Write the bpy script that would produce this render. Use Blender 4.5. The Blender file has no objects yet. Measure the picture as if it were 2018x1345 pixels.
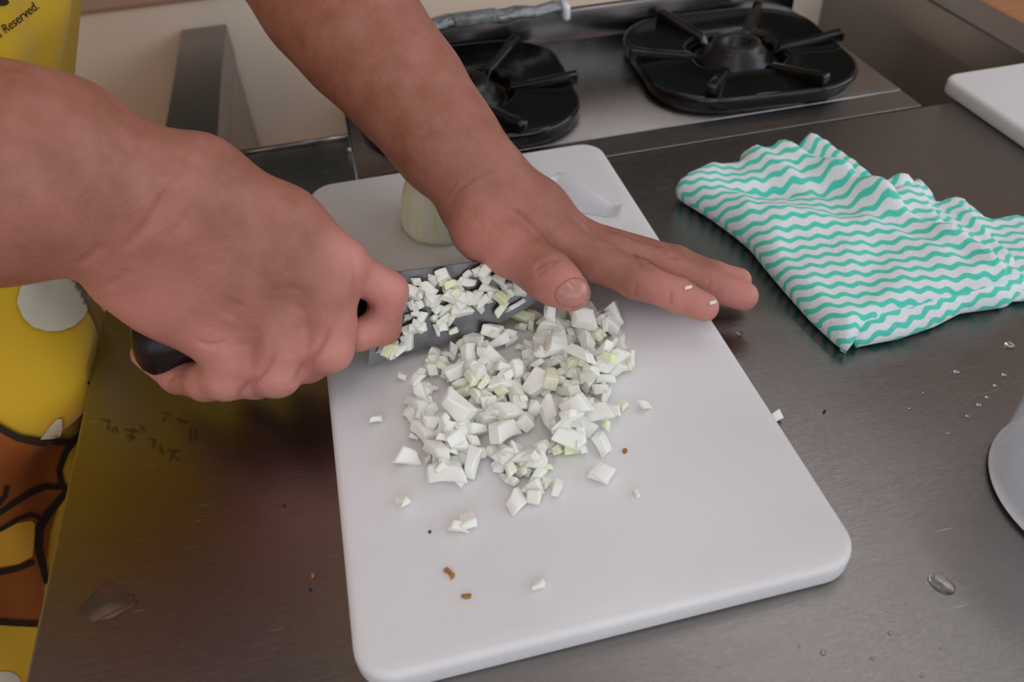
import bpy, bmesh, math, random
import numpy as np
from mathutils import Vector, Matrix
from mathutils.bvhtree import BVHTree
from mathutils.geometry import delaunay_2d_cdt

# ---------------------------------------------------------------- camera
W, H, F = 2018, 1345, 1585.0
CX, CY = W / 2, H / 2
TB = 0.0136                                  # cutting board thickness (m)
CAM = np.array([0, 0, 0.303 + TB])           # world origin: on the worktop below the camera
def _axes():
    d = np.array([1108 - CX, 2384 - CY, F]); d /= np.linalg.norm(d)
    up = -d
    v = np.array([501 - CX, -766 - CY, F]); v -= up * (v @ up); v /= np.linalg.norm(v)
    return np.array([np.cross(v, up), v, up])
R = _axes()                                  # rows: world X, Y, Z in camera axes (right, down, forward)
def ray(u, v): return R @ np.array([u - CX, v - CY, F])
def P(u, v, d): return CAM + ray(u, v) * (d / F)          # measured point at camera depth d
def Z(u, v, z=0.0):                                        # measured point at height z
    r = ray(u, v); return CAM + r * ((z - CAM[2]) / r[2])
def proj(p):
    c = (np.asarray(p) - CAM) @ R
    return np.stack([CX + F * c[..., 0] / c[..., 2], CY + F * c[..., 1] / c[..., 2]], -1)

C = bpy.context.scene.collection
scene = bpy.context.scene
cd = bpy.data.cameras.new('camera')
cam = bpy.data.objects.new('camera', cd); C.objects.link(cam)
cd.sensor_width = 36; cd.lens = F / W * 36; cd.clip_start = 0.02; cd.clip_end = 60
M = Matrix.Identity(4)
for i in range(3):
    M[i][0], M[i][1], M[i][2], M[i][3] = R[i][0], -R[i][1], -R[i][2], CAM[i]
cam.matrix_world = M
cd.dof.use_dof = True; cd.dof.focus_distance = 0.415; cd.dof.aperture_fstop = 9.0
scene.camera = cam

# ---------------------------------------------------------------- light
scene.view_settings.view_transform = 'Standard'
scene.view_settings.look = 'None'
scene.view_settings.gamma = 1.0
scene.view_settings.use_curve_mapping = False
scene.view_settings.exposure = -2.10
world = bpy.data.worlds.new('sky'); scene.world = world; world.use_nodes = True
world.node_tree.nodes['Background'].inputs[0].default_value = (0.86, 0.93, 1.0, 1)
world.node_tree.nodes['Background'].inputs[1].default_value = 1.0
def area(name, loc, look, sx, sy, power, col):
    l = bpy.data.lights.new(name, 'AREA'); l.shape = 'RECTANGLE'; l.size = sx; l.size_y = sy
    l.energy = power; l.color = col
    o = bpy.data.objects.new(name, l); C.objects.link(o); o.location = loc
    o.rotation_euler = (Vector(look) - Vector(loc)).to_track_quat('-Z', 'Y').to_euler()
    return o
# daylight through the window wall behind the camera, one ceiling lamp, and added fill lights
area('window_daylight', (0.0, -2.32, 1.08), (0.0, 2, 0.4), 4.4, 1.5, 125, (0.84, 0.94, 1.04))
area('side_fill_light', (2.72, -0.4, 1.05), (0.0, 0.4, 0.2), 3.0, 1.4, 125, (0.84, 0.94, 1.04))  # added side light, brightens the partition and the apron
for _n, _x, _y, _p in (('right_lamp_light', 1.06, 0.50, 9), ('left_fill_light', -1.0, -0.55, 14), ('front_fill_light', 0.10, -0.75, 18), ('far_right_fill_light', 0.95, 1.35, 7), ('far_left_fill_light', 0.35, 1.25, 7)):  # right lamp gives the worktop highlight; the others are added fill
    area(_n, (_x, _y, 2.06), (_x, _y, 0), 0.16, 1.2, _p, (0.94, 0.97, 1.03))

# ---------------------------------------------------------------- helpers
def lin(r, g, b):
    f = lambda c: c / 12.92 if c <= 0.04045 else ((c + 0.055) / 1.055) ** 2.4
    return (f(r / 255), f(g / 255), f(b / 255), 1)
class NT:
    def __init__(s, name):
        s.m = bpy.data.materials.new(name); s.m.use_nodes = True; s.t = s.m.node_tree
        s.b = s.t.nodes['Principled BSDF']
    def n(s, kind, **kw):
        x = s.t.nodes.new(kind)
        for k, v in kw.items():
            if k in x.inputs.keys(): x.inputs[k].default_value = v
            else: setattr(x, k, v)
        return x
    def l(s, a, b): s.t.links.new(a, b)
    def set(s, **kw):
        for k, v in kw.items(): s.b.inputs[k.replace('_', ' ')].default_value = v
    def coord(s, out='Object', scale=(1, 1, 1)):
        c = s.n('ShaderNodeTexCoord'); m = s.n('ShaderNodeMapping'); m.inputs['Scale'].default_value = scale
        s.l(c.outputs[out], m.inputs[0]); return m.outputs[0]
    def noise(s, vec, scale, detail=3, rough=0.5):
        x = s.n('ShaderNodeTexNoise'); x.inputs['Scale'].default_value = scale
        x.inputs['Detail'].default_value = detail; x.inputs['Roughness'].default_value = rough
        s.l(vec, x.inputs['Vector']); return x.outputs[0]
    def ramp(s, fac, stops):
        x = s.n('ShaderNodeValToRGB'); e = x.color_ramp.elements
        e[0].position, e[0].color = stops[0]; e[1].position, e[1].color = stops[-1]
        for p, c in stops[1:-1]:
            q = e.new(p); q.color = c
        s.l(fac, x.inputs[0]); return x.outputs[0]
    def mix(s, fac, a, b, blend='MIX'):
        x = s.n('ShaderNodeMix', data_type='RGBA', blend_type=blend)
        for sock, v in ((x.inputs[0], fac), (x.inputs[6], a), (x.inputs[7], b)):
            if hasattr(v, 'links'): s.l(v, sock)
            else: sock.default_value = v
        return x.outputs[2]
    def math(s, op, a, b=0.0, c=0.0):
        x = s.n('ShaderNodeMath', operation=op)
        for sock, v in zip(x.inputs, (a, b, c)):
            if hasattr(v, 'links'): s.l(v, sock)
            else: sock.default_value = v
        return x.outputs[0]
    def bump(s, h, strength=0.3, dist=0.001, prev=None):
        x = s.n('ShaderNodeBump'); x.inputs['Strength'].default_value = strength
        x.inputs['Distance'].default_value = dist; s.l(h, x.inputs['Height'])
        if prev is not None: s.l(prev, x.inputs['Normal'])
        s.l(x.outputs[0], s.b.inputs['Normal']); return x.outputs[0]
def plain(name, rgb, rough=0.5, metal=0.0, var=0.06, scale=30, bump=0.0, **kw):
    m = NT(name); m.set(Roughness=rough, Metallic=metal, **kw)
    v = m.coord(); f = m.noise(v, scale)
    c = lin(*rgb); a = tuple(x * (1 - var) for x in c[:3]) + (1,); b = tuple(min(1, x * (1 + var)) for x in c[:3]) + (1,)
    m.l(m.ramp(f, [(0.3, a), (0.7, b)]), m.b.inputs['Base Color'])
    if bump: m.bump(m.noise(v, scale * 8), bump, 0.0005)
    return m.m

def tag(o, label=None, cat=None, group=None, kind=None):
    for k, v in (('label', label), ('category', cat), ('group', group), ('kind', kind)):
        if v: o[k] = v
    return o
def empty(name, loc=(0, 0, 0), rz=0.0):
    o = bpy.data.objects.new(name, None); C.objects.link(o); o.location = loc; o.rotation_euler = (0, 0, rz)
    o.empty_display_size = 0.02
    return o
def link_mesh(name, me, mat, parent=None, smooth=True):
    o = bpy.data.objects.new(name, me); C.objects.link(o)
    if mat is not None and not me.materials: me.materials.append(mat)
    if smooth: me.polygons.foreach_set('use_smooth', [True] * len(me.polygons))
    if parent is not None: o.parent = parent
    return o
def mesh(name, verts, faces, mat, parent=None, smooth=True):
    me = bpy.data.meshes.new(name)
    me.from_pydata([tuple(map(float, v)) for v in verts], [], [tuple(map(int, f)) for f in faces]); me.update()
    return link_mesh(name, me, mat, parent, smooth)
def from_bm(name, bm, mat, parent=None, smooth=True):
    me = bpy.data.meshes.new(name); bmesh.ops.recalc_face_normals(bm, faces=bm.faces); bm.to_mesh(me); bm.free()
    return link_mesh(name, me, mat, parent, smooth)
def flat_sharp(o, ang=35):
    me = o.data; bm = bmesh.new(); bm.from_mesh(me)
    for e in bm.edges:
        if len(e.link_faces) == 2 and e.calc_face_angle(0) > math.radians(ang): e.smooth = False
    bm.to_mesh(me); bm.free()
def add_box(bm, lo, hi, bev=0.0, seg=2):
    r = bmesh.ops.create_cube(bm, size=1)
    lo, hi = Vector(lo), Vector(hi)
    for v in r['verts']: v.co = Vector([lo[i] + (v.co[i] + 0.5) * (hi[i] - lo[i]) for i in range(3)])
    if bev:
        es = list({e for v in r['verts'] for e in v.link_edges})
        bmesh.ops.bevel(bm, geom=es, offset=bev, segments=seg, affect='EDGES', profile=0.5)
def box(name, lo, hi, mat, parent=None, bev=0.0, seg=2):
    bm = bmesh.new(); add_box(bm, lo, hi, bev, seg)
    o = from_bm(name, bm, mat, parent); flat_sharp(o, 50); return o
def rrect(x0, y0, x1, y1, r, n=8):
    pts = []
    for cx, cy, a0 in ((x1 - r, y0 + r, -90), (x1 - r, y1 - r, 0), (x0 + r, y1 - r, 90), (x0 + r, y0 + r, 180)):
        for k in range(n + 1):
            a = math.radians(a0 + 90 * k / n); pts.append((cx + r * math.cos(a), cy + r * math.sin(a)))
    return pts
def loft(name, rings, mat, parent=None, cap0=True, cap1=True, closed=True, smooth=True):
    n = len(rings[0]); vs = [p for r in rings for p in r]; fs = []
    for i in range(len(rings) - 1):
        for j in range(n if closed else n - 1):
            a, b = i * n + j, i * n + (j + 1) % n
            fs.append((a, b, b + n, a + n))
    if cap0: fs.append(tuple(range(n - 1, -1, -1)))
    if cap1: fs.append(tuple(range((len(rings) - 1) * n, len(rings) * n)))
    return mesh(name, vs, fs, mat, parent, smooth)
def lathe(name, prof, c, mat, parent=None, n=40, sx=1.0, sy=1.0):
    rings = [[(c[0] + r * sx * math.cos(2 * math.pi * k / n), c[1] + r * sy * math.sin(2 * math.pi * k / n), c[2] + z) for k in range(n)] for r, z in prof]
    return loft(name, rings, mat, parent, prof[0][0] > 1e-6, prof[-1][0] > 1e-6)
def in_poly(x, y, poly):
    c = False; n = len(poly)
    for i in range(n):
        x0, y0 = poly[i]; x1, y1 = poly[i - 1]
        if (y0 > y) != (y1 > y) and x < (x1 - x0) * (y - y0) / (y1 - y0) + x0: c = not c
    return c
rnd = random.Random(7)
# ---------------------------------------------------------------- materials
def steel(name, rgb=(151, 147, 145), rough=0.22, sx=4, sy=420, bump=0.22, dots=True):
    m = NT(name); m.set(Metallic=1.0)
    v = m.coord('Object', (sx, sy, sy)); g = m.noise(v, 6, 4, 0.6)
    v2 = m.coord('Object'); big = m.noise(v2, 5, 4, 0.6)
    fine = m.noise(v2, 60, 5, 0.7)
    r = m.math('ADD', m.math('MULTIPLY', g, 0.10), m.math('MULTIPLY', big, 0.16))
    # short light scratches that scatter the light
    def streaks(rot, sc, th):
        c_ = m.n('ShaderNodeTexCoord'); mp = m.n('ShaderNodeMapping'); mp.inputs['Rotation'].default_value = (0, 0, rot); mp.inputs['Scale'].default_value = (sc, sc * 26, 1)
        m.l(c_.outputs['Object'], mp.inputs[0]); q = m.noise(mp.outputs[0], 1.0, 1, 0.4)
        return m.math('SMOOTH_MAX', m.math('MULTIPLY', m.math('SUBTRACT', q, th), 9.0), 0.0, 0.02)
    mask = m.math('GREATER_THAN', m.noise(v2, 11, 3, 0.6), 0.45)
    scr = m.math('MULTIPLY', m.math('MINIMUM', m.math('ADD', m.math('ADD', streaks(0.12, 45, 0.765), streaks(-0.5, 38, 0.79)), streaks(0.05, 90, 0.775)), 1.0), mask)
    r = m.math('ADD', r, m.math('MULTIPLY', scr, 0.35))
    m.l(m.math('ADD', r, rough - 0.12), m.b.inputs['Roughness'])
    c = lin(*rgb)
    col = m.ramp(big, [(0.3, tuple(x * 0.86 for x in c[:3]) + (1,)), (0.7, c)])
    col = m.mix(m.math('MULTIPLY', fine, 0.25), col, tuple(x * 0.7 for x in c[:3]) + (1,))
    col = m.mix(m.math('MULTIPLY', scr, 0.8), col, lin(215, 213, 210))
    m.l(col, m.b.inputs['Base Color'])
    # hairline scratches in random directions
    w = m.n('ShaderNodeTexVoronoi', feature='DISTANCE_TO_EDGE'); w.inputs['Scale'].default_value = 26
    vv = m.coord('Object', (1, 2.6, 1)); d = m.noise(vv, 9, 2)
    mx = m.n('ShaderNodeVectorMath', operation='ADD'); m.l(vv, mx.inputs[0])
    sc = m.n('ShaderNodeVectorMath', operation='SCALE'); m.l(d, sc.inputs[0]); sc.inputs['Scale'].default_value = 0.2
    m.l(sc.outputs[0], mx.inputs[1]); m.l(mx.outputs[0], w.inputs['Vector'])
    s = m.math('LESS_THAN', w.outputs['Distance'], 0.004)
    h = m.math('SUBTRACT', m.math('MULTIPLY', g, 1.0), m.math('MULTIPLY', s, 0.6))
    m.bump(h, bump, 0.0006)
    return m.m
STEEL = steel('brushed_steel')
STEEL_DK = steel('steel_panel', (151, 147, 145), 0.2, 3, 60, 0.03)
WALL = plain('beige_wall', (252, 233, 214), 0.6, var=0.03, scale=4, bump=0.03)
WALL_HI = plain('pale_beige_wall', (234, 226, 216), 0.55, var=0.03, scale=4, bump=0.03)
CEIL = plain('white_ceiling', (235, 235, 235), 0.8, var=0.03)
WOOD = NT('wooden_floor')
v = WOOD.coord('Object', (1, 9, 1)); WOOD.l(WOOD.ramp(WOOD.noise(v, 5, 5), [(0.3, lin(216, 146, 100)), (0.7, lin(240, 178, 132))]), WOOD.b.inputs['Base Color'])
WOOD.set(Roughness=0.4); WOOD = WOOD.m
GAP = plain('dark_joint', (70, 45, 30), 0.8)

# ---------------------------------------------------------------- room
FZ, CZ = -0.85, 2.10
XL, XR, YF, YB, YW = -2.6, 2.8, -2.4, 0.90, 3.0      # YB: low partition behind the island, YW: far wall
fl = box('floor', (XL, YF, FZ - 0.06), (XR, YW, FZ - 0.004), GAP); tag(fl, kind='structure')
nx, ny = 12, 5; pw, pl_ = (XR - XL) / nx, (YW - YF) / ny
pm = None
for i in range(nx):                                    # floor planks running away from the camera
    for j in range(ny):
        if pm is None:
            o = box('plank', (-pw / 2 + 0.001, -pl_ / 2 + 0.001, -0.004), (pw / 2 - 0.001, pl_ / 2 - 0.001, 0.0), WOOD, fl, 0.0012, 1); pm = o.data
        else:
            o = link_mesh('plank', pm, WOOD, fl, False)
        o.location = (XL + pw * (i + 0.5), YF + pl_ * (j + 0.5), FZ - 0.0006 * ((i * 7 + j * 3) % 3) / 3)
tag(box('ceiling', (XL, YF, CZ), (XR, YW, CZ + 0.05), CEIL), kind='structure')
tag(box('wall_partition', (-1.5, YB, FZ), (0.64, YB + 0.06, 0.026), WALL), kind='structure')
tag(box('trim_1', (-1.5, YB - 0.002, 0.026), (0.642, YB + 0.062, 0.030), plain('pale_brown_trim', (172, 136, 116), 0.6)), kind='structure')
tag(box('wall_back', (XL, YW, FZ), (XR, YW + 0.08, CZ), WALL_HI), kind='structure')
t = empty('added_dark_panel', (0.2, YW, 0.0)); tag(t, 'unseen dark green panel added on the far wall for the steel to mirror', 'added_dark_panel')  # unseen panel added so the steel mirrors something darker
box('panel_face', (-1.9, -0.02, 0.02), (1.9, -0.004, 1.76), plain('dark_green_panel', (44, 62, 54), 0.55), t, 0.002)
bm = bmesh.new()
for lo, hi in (((-1.94, 0.0), (1.94, 0.03)), ((-1.94, 1.75), (1.94, 1.78)), ((-1.94, 0.0), (-1.9, 1.78)), ((1.9, 0.0), (1.94, 1.78))): add_box(bm, (lo[0], -0.035, lo[1]), (hi[0], 0.0, hi[1]), 0.003, 1)
from_bm('panel_frame', bm, plain('board_wood', (150, 116, 84), 0.5), t, False)
tag(box('wall_left', (XL - 0.08, YF, FZ), (XL, YW, CZ), WALL_HI), kind='structure')
bm = bmesh.new()                                       # right wall with an opening added for the side fill
for lo, hi in (((YF, FZ), (YW, 0.34)), ((YF, 1.80), (YW, CZ)), ((YF, 0.34), (-1.9, 1.80)), ((1.1, 0.34), (YW, 1.80))):
    add_box(bm, (XR, lo[0], lo[1]), (XR + 0.08, hi[0], hi[1]))
tag(from_bm('wall_right', bm, WALL_HI, None, False), kind='structure')
# front wall behind the camera with one wide window opening
bm = bmesh.new()
for lo, hi in (((XL, FZ), (XR, 0.28)), ((XL, 1.86), (XR, CZ)), ((XL, 0.28), (-2.22, 1.86)), ((2.22, 0.28), (XR, 1.86))):
    add_box(bm, (lo[0], YF - 0.1, lo[1]), (hi[0], YF, hi[1]))
tag(from_bm('wall_front', bm, WALL_HI, None, False), kind='structure')
wn = empty('window_1', (0.0, YF - 0.05, 0.28)); tag(wn, kind='structure')
FR = plain('white_frame', (220, 220, 220), 0.4)
bm = bmesh.new()
for x in (-2.22, -0.76, 0.72, 2.18): add_box(bm, (x, -0.03, 0.0), (x + 0.04, 0.03, 1.58), 0.004, 1)
for z in (0.0, 1.54): add_box(bm, (-2.22, -0.028, z), (2.22, 0.028, z + 0.04), 0.004, 1)
from_bm('window_frame', bm, FR, wn)
wn = empty('fill_window', (XR + 0.04, -0.4, 0.34)); tag(wn, kind='structure')  # unseen window added to go with the side fill
bm = bmesh.new()
for y in (-1.5, -0.02, 1.46): add_box(bm, (-0.03, y, 0.0), (0.03, y + 0.04, 1.46), 0.004, 1)
for z in (0.0, 1.42): add_box(bm, (-0.028, -1.5, z), (0.028, 1.5, z + 0.04), 0.004, 1)
from_bm('window_frame', bm, FR, wn)
# a ceiling lamp and unseen fixtures added as fill (their light is set at the top of the script)
LAMP = NT('lamp_diffuser'); LAMP.set(Base_Color=(0.9, 0.9, 0.88, 1), Emission_Color=(1, 0.97, 0.93, 1), Emission_Strength=1.6); LAMP = LAMP.m
for (x, y), lab in (((1.06, 0.50), 'long white ceiling lamp right of the steel worktop'), ((-1.0, -0.55), 'added long white fill lamp above and behind the cook'), ((0.10, -0.75), 'added long white fill lamp in front of the steel worktop'),
                    ((0.95, 1.35), 'added long white fill lamp behind the partition, right'), ((0.35, 1.25), 'added long white fill lamp behind the partition, left')):
    t = empty('ceiling_or_fill_lamp', (x, y, CZ)); tag(t, lab, 'lamp', 'ceiling lamps')
    box('lamp_housing', (-0.10, -0.65, -0.03), (0.10, 0.65, 0), FR, t, 0.006)
    box('lamp_diffuser', (-0.08, -0.6, -0.034), (0.08, 0.6, -0.03), LAMP, t, 0.001, 1)

# ---------------------------------------------------------------- steel worktop with the stove bay
wt = empty('steel_worktop', (0.2, 0.3, FZ)); tag(wt, 'brushed stainless steel kitchen worktop under the white cutting board', 'worktop')
def child(o, parent):                                   # keep world placement under an unrotated Empty
    o.parent = parent; o.location = o.location - parent.location; return o
X0, X1, Y0, YS = -0.1732, 0.636, -0.02, 0.5165
SX0, SX1 = -0.0046, 0.4505                              # stove bay
def sheet(name, poly, z0, z1, mat, bev=0.002):
    bm = bmesh.new(); vs = [bm.verts.new((x, y, z0)) for x, y in poly]; f = bm.faces.new(vs)
    r = bmesh.ops.extrude_face_region(bm, geom=[f])
    for g in r['geom']:
        if isinstance(g, bmesh.types.BMVert): g.co.z = z1
    top = [e for e in bm.edges if all(abs(v.co.z - z1) < 1e-6 for v in e.verts)]
    if bev: bmesh.ops.bevel(bm, geom=top, offset=bev, segments=3, affect='EDGES', profile=0.5)
    o = from_bm(name, bm, mat); flat_sharp(o, 40); return o
poly = [(X0, Y0), (X1, Y0), (X1, 0.897), (0.589, 0.897), (0.589, YS), (SX0, YS), (SX0, 0.611), (-0.110, 0.611), (-0.110, 0.897), (-0.156, 0.897), (-0.156, 0.611), (X0, 0.611)]
child(sheet('top_sheet', poly, -0.035, 0.0, STEEL), wt)
child(box('back_lip', (-0.109, 0.607, -0.0005), (SX0 - 0.0005, 0.611, 0.003), STEEL_DK, None, 0.0008, 1), wt)
child(box('side_panel', (0.590, 0.515, -0.50), (0.634, 0.896, -0.034), STEEL_DK), wt)
child(box('side_panel', (-0.155, 0.611, -0.50), (-0.111, 0.896, -0.034), STEEL_DK), wt)
child(box('cabinet_body', (X0 + 0.03, Y0 + 0.03, FZ + 0.02), (X1 - 0.03, 0.50, -0.036), STEEL_DK), wt)
child(box('bounce_ledge', (-0.109, 0.613, -0.40), (SX0 - 0.002, 0.898, -0.16), WALL), wt)['label'] = 'added beige bounce ledge behind the worktop'  # unseen ledge added to bounce light onto the partition
child(box('kick_plate', (X0 + 0.06, Y0 + 0.06, FZ), (X1 - 0.06, 0.48, FZ + 0.03), STEEL_DK), wt)
MARK = plain('reflected_print', (62, 56, 34), 0.5)  # tint for the painted reflection of the apron lettering
def stroke_mesh(name, strokes, wpx, mat, parent, z=0.0004):   # faint strokes painting the apron lettering as mirrored in the steel
    vs, fs = [], []
    for s in strokes:
        for (a, b) in zip(s[:-1], s[1:]):
            p, q = Z(*a, z), Z(*b, z); d = q - p; L = np.linalg.norm(d); n = np.array([-d[1], d[0], 0]) / L * wpx
            e = d / L * wpx * 0.6
            i = len(vs); vs += [p - n - e, q - n + e, q + n + e, p + n - e]; fs.append((i, i + 1, i + 2, i + 3))
    o = mesh(name, vs, fs, mat, None, False); child(o, parent); return o
REFLA = NT('reflected_print_tint'); REFLA.set(Base_Color=lin(40, 34, 20), Roughness=0.5, Alpha=0.3); REFLA = REFLA.m
stroke_mesh('mirrored_lettering', [[(198, 826), (214, 828), (212, 846)], [(227, 842), (230, 852)], [(222, 843), (220, 850)],
    [(247, 846), (272, 850)], [(250, 856), (266, 864)], [(262, 845), (256, 868)], [(276, 838), (283, 848)],
    [(292, 864), (304, 866), (302, 880)], [(314, 880), (320, 892)], [(330, 886), (354, 890)], [(336, 896), (352, 906)], [(346, 885), (334, 908)],
    [(322, 812), (334, 816)], [(326, 822), (322, 830)], [(350, 826), (368, 832)], [(376, 846), (374, 868)], [(386, 846), (384, 866)]], 0.0009, REFLA, wt)
child(box('screw_head', (-0.0085, 0.583, -0.001), (-0.0047, 0.587, 0.004), plain('chrome', (225, 225, 230), 0.1, 1.0), None, 0.0012), wt)['label'] = 'small bright screw head'  # screw head beside the stove's left edge

# ---------------------------------------------------------------- gas stove in the bay
st = empty('gas_stove', (0.223, 0.63, FZ)); tag(st, 'built-in stainless gas stove with two black burners behind the worktop', 'stove')
BLK = NT('black_enamel'); BLK.set(Base_Color=lin(22, 20, 19), Roughness=0.16, Specular_IOR_Level=0.5)
vv = BLK.coord(); BLK.l(BLK.math('ADD', BLK.math('MULTIPLY', BLK.noise(vv, 25, 4), 0.14), 0.05), BLK.b.inputs['Roughness'])
BLK.l(BLK.ramp(BLK.noise(vv, 14, 5), [(0.4, lin(9, 9, 9)), (0.8, lin(24, 20, 18))]), BLK.b.inputs['Base Color']); BLK = BLK.m
IRON = plain('cast_iron', (24, 23, 24), 0.35, 0.2, bump=0.1)
BRASS = plain('worn_burner_metal', (120, 92, 66), 0.35, 0.9)
child(box('cooktop', (SX0 + 0.0006, 0.546, -0.03), (SX1, 0.7335, 0.0010), STEEL, None, 0.0005, 1), st)
# sloping front strip
bm = bmesh.new(); add_box(bm, (SX0 + 0.0006, YS + 0.0006, -0.03), (SX1, 0.5458, 0.0006), 0.0005, 1)
o = from_bm('front_strip', bm, STEEL); flat_sharp(o); child(o, st)
child(box('edge_trim', (SX0 - 0.0012, YS + 0.002, -0.03), (SX0 + 0.0004, 0.7335, 0.0022), plain('bright_edge', (170, 168, 172), 0.25, 1.0), None, 0.0005, 1), st)
child(box('upstand', (SX0, 0.7338, -0.03), (SX1 - 0.0, 0.742, 0.030), STEEL_DK, None, 0.0015), st)
child(box('rear_bounce_ledge', (SX0, 0.744, -0.40), (SX1 - 0.004, 0.898, -0.10), WALL), st)['label'] = 'added beige bounce ledge behind the stove'  # hidden ledge behind the stove, added as a light reflector
child(box('stove_body', (SX0 + 0.01, YS + 0.01, FZ + 0.0), (SX1 - 0.004, 0.72, -0.031), STEEL_DK), st)
# burners: the ring and cap belong to the stove, the black pan with its prongs lifts off
def burner(cx, cy, lab, rot, prongs):
    b = lathe('burner', [(0.034, 0.0), (0.034, 0.005), (0.027, 0.007), (0.0265, 0.0125), (0.0215, 0.0135), (0.021, 0.0195), (0.0195, 0.0205), (0.0135, 0.0205), (0.0120, 0.0195), (0.0115, 0.009), (0.0, 0.009)], (cx, cy, 0.0012), IRON, None, 36)
    child(b, st)
    rg = lathe('burner_ring', [(0.033, 0), (0.033, 0.003), (0.038, 0.0035), (0.038, 0)], (cx, cy, 0.0012), BRASS, None, 40); child(rg, st)
    t = empty('burner_pan', (cx, cy, 0.0012), rot); tag(t, lab, 'burner pan', 'black burner pans')
    hx, hy = 0.0905, 0.0905
    n = 10
    def ring(s, z, rad): return [(x, y, z) for x, y in rrect(-hx * s, -hy * s, hx * s, hy * s, rad * s, n)]
    def circ(r, z):
        m = 4 * (n + 1); ref = rrect(-1, -1, 1, 1, 0.55, n)
        return [(r * math.cos(math.atan2(y, x)), r * math.sin(math.atan2(y, x)), z) for x, y in ref]
    R0 = 0.054
    loft('pan', [ring(0.985, 0.0004, R0), ring(0.992, 0.004, R0), ring(1.0, 0.0085, R0), ring(1.003, 0.0105, R0), ring(0.998, 0.0125, R0), ring(0.985, 0.0135, R0),
                 ring(0.965, 0.0130, R0), ring(0.90, 0.0118, R0), circ(0.066, 0.0112), circ(0.054, 0.0104), circ(0.0475, 0.0118), circ(0.0455, 0.0116), circ(0.044, 0.0095), circ(0.0425, 0.002)], BLK, t, True, False)
    pm = None
    for a in prongs:                                   # radial fins that carry the pot
        if pm is None:
            r0, r1, th = 0.034, 0.0965, 0.0042
            prof = [(r0, 0.006), (0.040, 0.0135), (0.052, 0.0150), (0.074, 0.0185), (r1 - 0.002, 0.0225), (r1, 0.0205), (r1, 0.0125), (0.078, 0.0115), (0.055, 0.0095)]
            bm = bmesh.new(); vs = [bm.verts.new((x, -th, z)) for x, z in prof]; f = bm.faces.new(vs)
            r = bmesh.ops.extrude_face_region(bm, geom=[f])
            for g in r['geom']:
                if isinstance(g, bmesh.types.BMVert): g.co.y = th
            bmesh.ops.bevel(bm, geom=list(bm.edges), offset=0.0011, segments=2, affect='EDGES', profile=0.5)
            o = from_bm('prong', bm, BLK, t); flat_sharp(o, 50); pm = o.data
        else: o = link_mesh('prong', pm, BLK, t, False)
        o.rotation_euler = (0, 0, math.radians(a))
burner(0.3420, 0.6370, 'glossy black burner pan with its whole rim visible, right of the stove', math.radians(-4), (-3, 57, 117, 177, 237, 297))
burner(0.0965, 0.6390, 'glossy black burner pan partly hidden behind the bare forearm', math.radians(-4), (-8, 52, 112, 172, 232, 292))

# wrapped strip lying along the upstand
FOIL = NT('crinkled_clear_wrap'); FOIL.set(Base_Color=lin(150, 155, 158), Metallic=0.7, Roughness=0.28)
vv = FOIL.coord('Object', (1, 3, 3)); FOIL.bump(FOIL.noise(vv, 90, 4), 0.9, 0.004); FOIL = FOIL.m
t = empty('wrapped_strip', (0.085, 0.733, 0.03)); tag(t, 'silvery plastic-wrapped strip lying along the top of the stove upstand', 'strip')
rings = []
for i in range(25):
    x = -0.09 + 0.215 * i / 24; w = 0.0095 * (1 if i < 23 else 0.8); jz = 0.0012 * math.sin(i * 1.7)
    rings.append([(x, w * math.cos(a) - 0.004, 0.0055 + 0.005 * math.sin(a) + jz + 0.0008 * math.sin(3 * a + i)) for a in [2 * math.pi * q / 14 for q in range(14)]])
loft('sleeve', rings, FOIL, t)
o = box('end_clip', (0.122, -0.016, -0.004), (0.129, 0.005, 0.011), plain('white_plastic', (235, 238, 242), 0.25), t, 0.003); o['label'] = 'bright white end clip'
o = box('label_tape', (0.02, -0.0148, 0.0035), (0.062, 0.002, 0.0117), plain('printed_tape', (128, 132, 132), 0.4, var=0.4, scale=160), t, 0.002); o['label'] = 'grey printed tape band'

# ---------------------------------------------------------------- cutting boards
BOARD = NT('white_polyethylene'); BOARD.set(Roughness=0.38, Subsurface_Weight=0.25, Subsurface_Scale=0.01, IOR=1.5)
BOARD.b.inputs['Subsurface Radius'].default_value = (1, 0.95, 0.9)
vv = BOARD.coord()
c = BOARD.ramp(BOARD.noise(vv, 9, 4), [(0.3, lin(226, 222, 222)), (0.7, lin(236, 233, 234))])
w = BOARD.n('ShaderNodeTexVoronoi', feature='DISTANCE_TO_EDGE'); w.inputs['Scale'].default_value = 16
BOARD.l(vv, w.inputs['Vector'])
BOARD.l(c, BOARD.b.inputs['Base Color'])
sv = BOARD.coord('Object', (30, 3, 1))
BOARD.bump(BOARD.noise(sv, 40, 3), 0.06, 0.0004); BOARD = BOARD.m
def board(name, x0, y0, x1, y1, rad, label):
    b = 0.0035
    rings = []
    for a in range(0, 5):
        q = math.radians(90 * a / 4); rings.append((b * (1 - math.sin(q)), b * (1 - math.cos(q))))
    rings += [(i, TB - z) for i, z in reversed(rings)]
    cx, cy = (x0 + x1) / 2, (y0 + y1) / 2
    rr = [[(x - cx, y - cy, z) for x, y in rrect(x0 + i, y0 + i, x1 - i, y1 - i, rad - i, 8)] for i, z in rings]
    o = loft(name, rr, BOARD); o.location = (cx, cy, 0.0); flat_sharp(o, 60)
    return tag(o, label, 'cutting board', 'white cutting boards')
board('cutting_board', -0.0395, 0.1485, 0.1765, 0.5210, 0.017, 'large white plastic cutting board lying under the hands, holding the chopped onion')
board('cutting_board', 0.4785, 0.172, 0.70, 0.538, 0.012, 'white plastic cutting board at the right edge of the photo, beyond the striped cloth')

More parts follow.
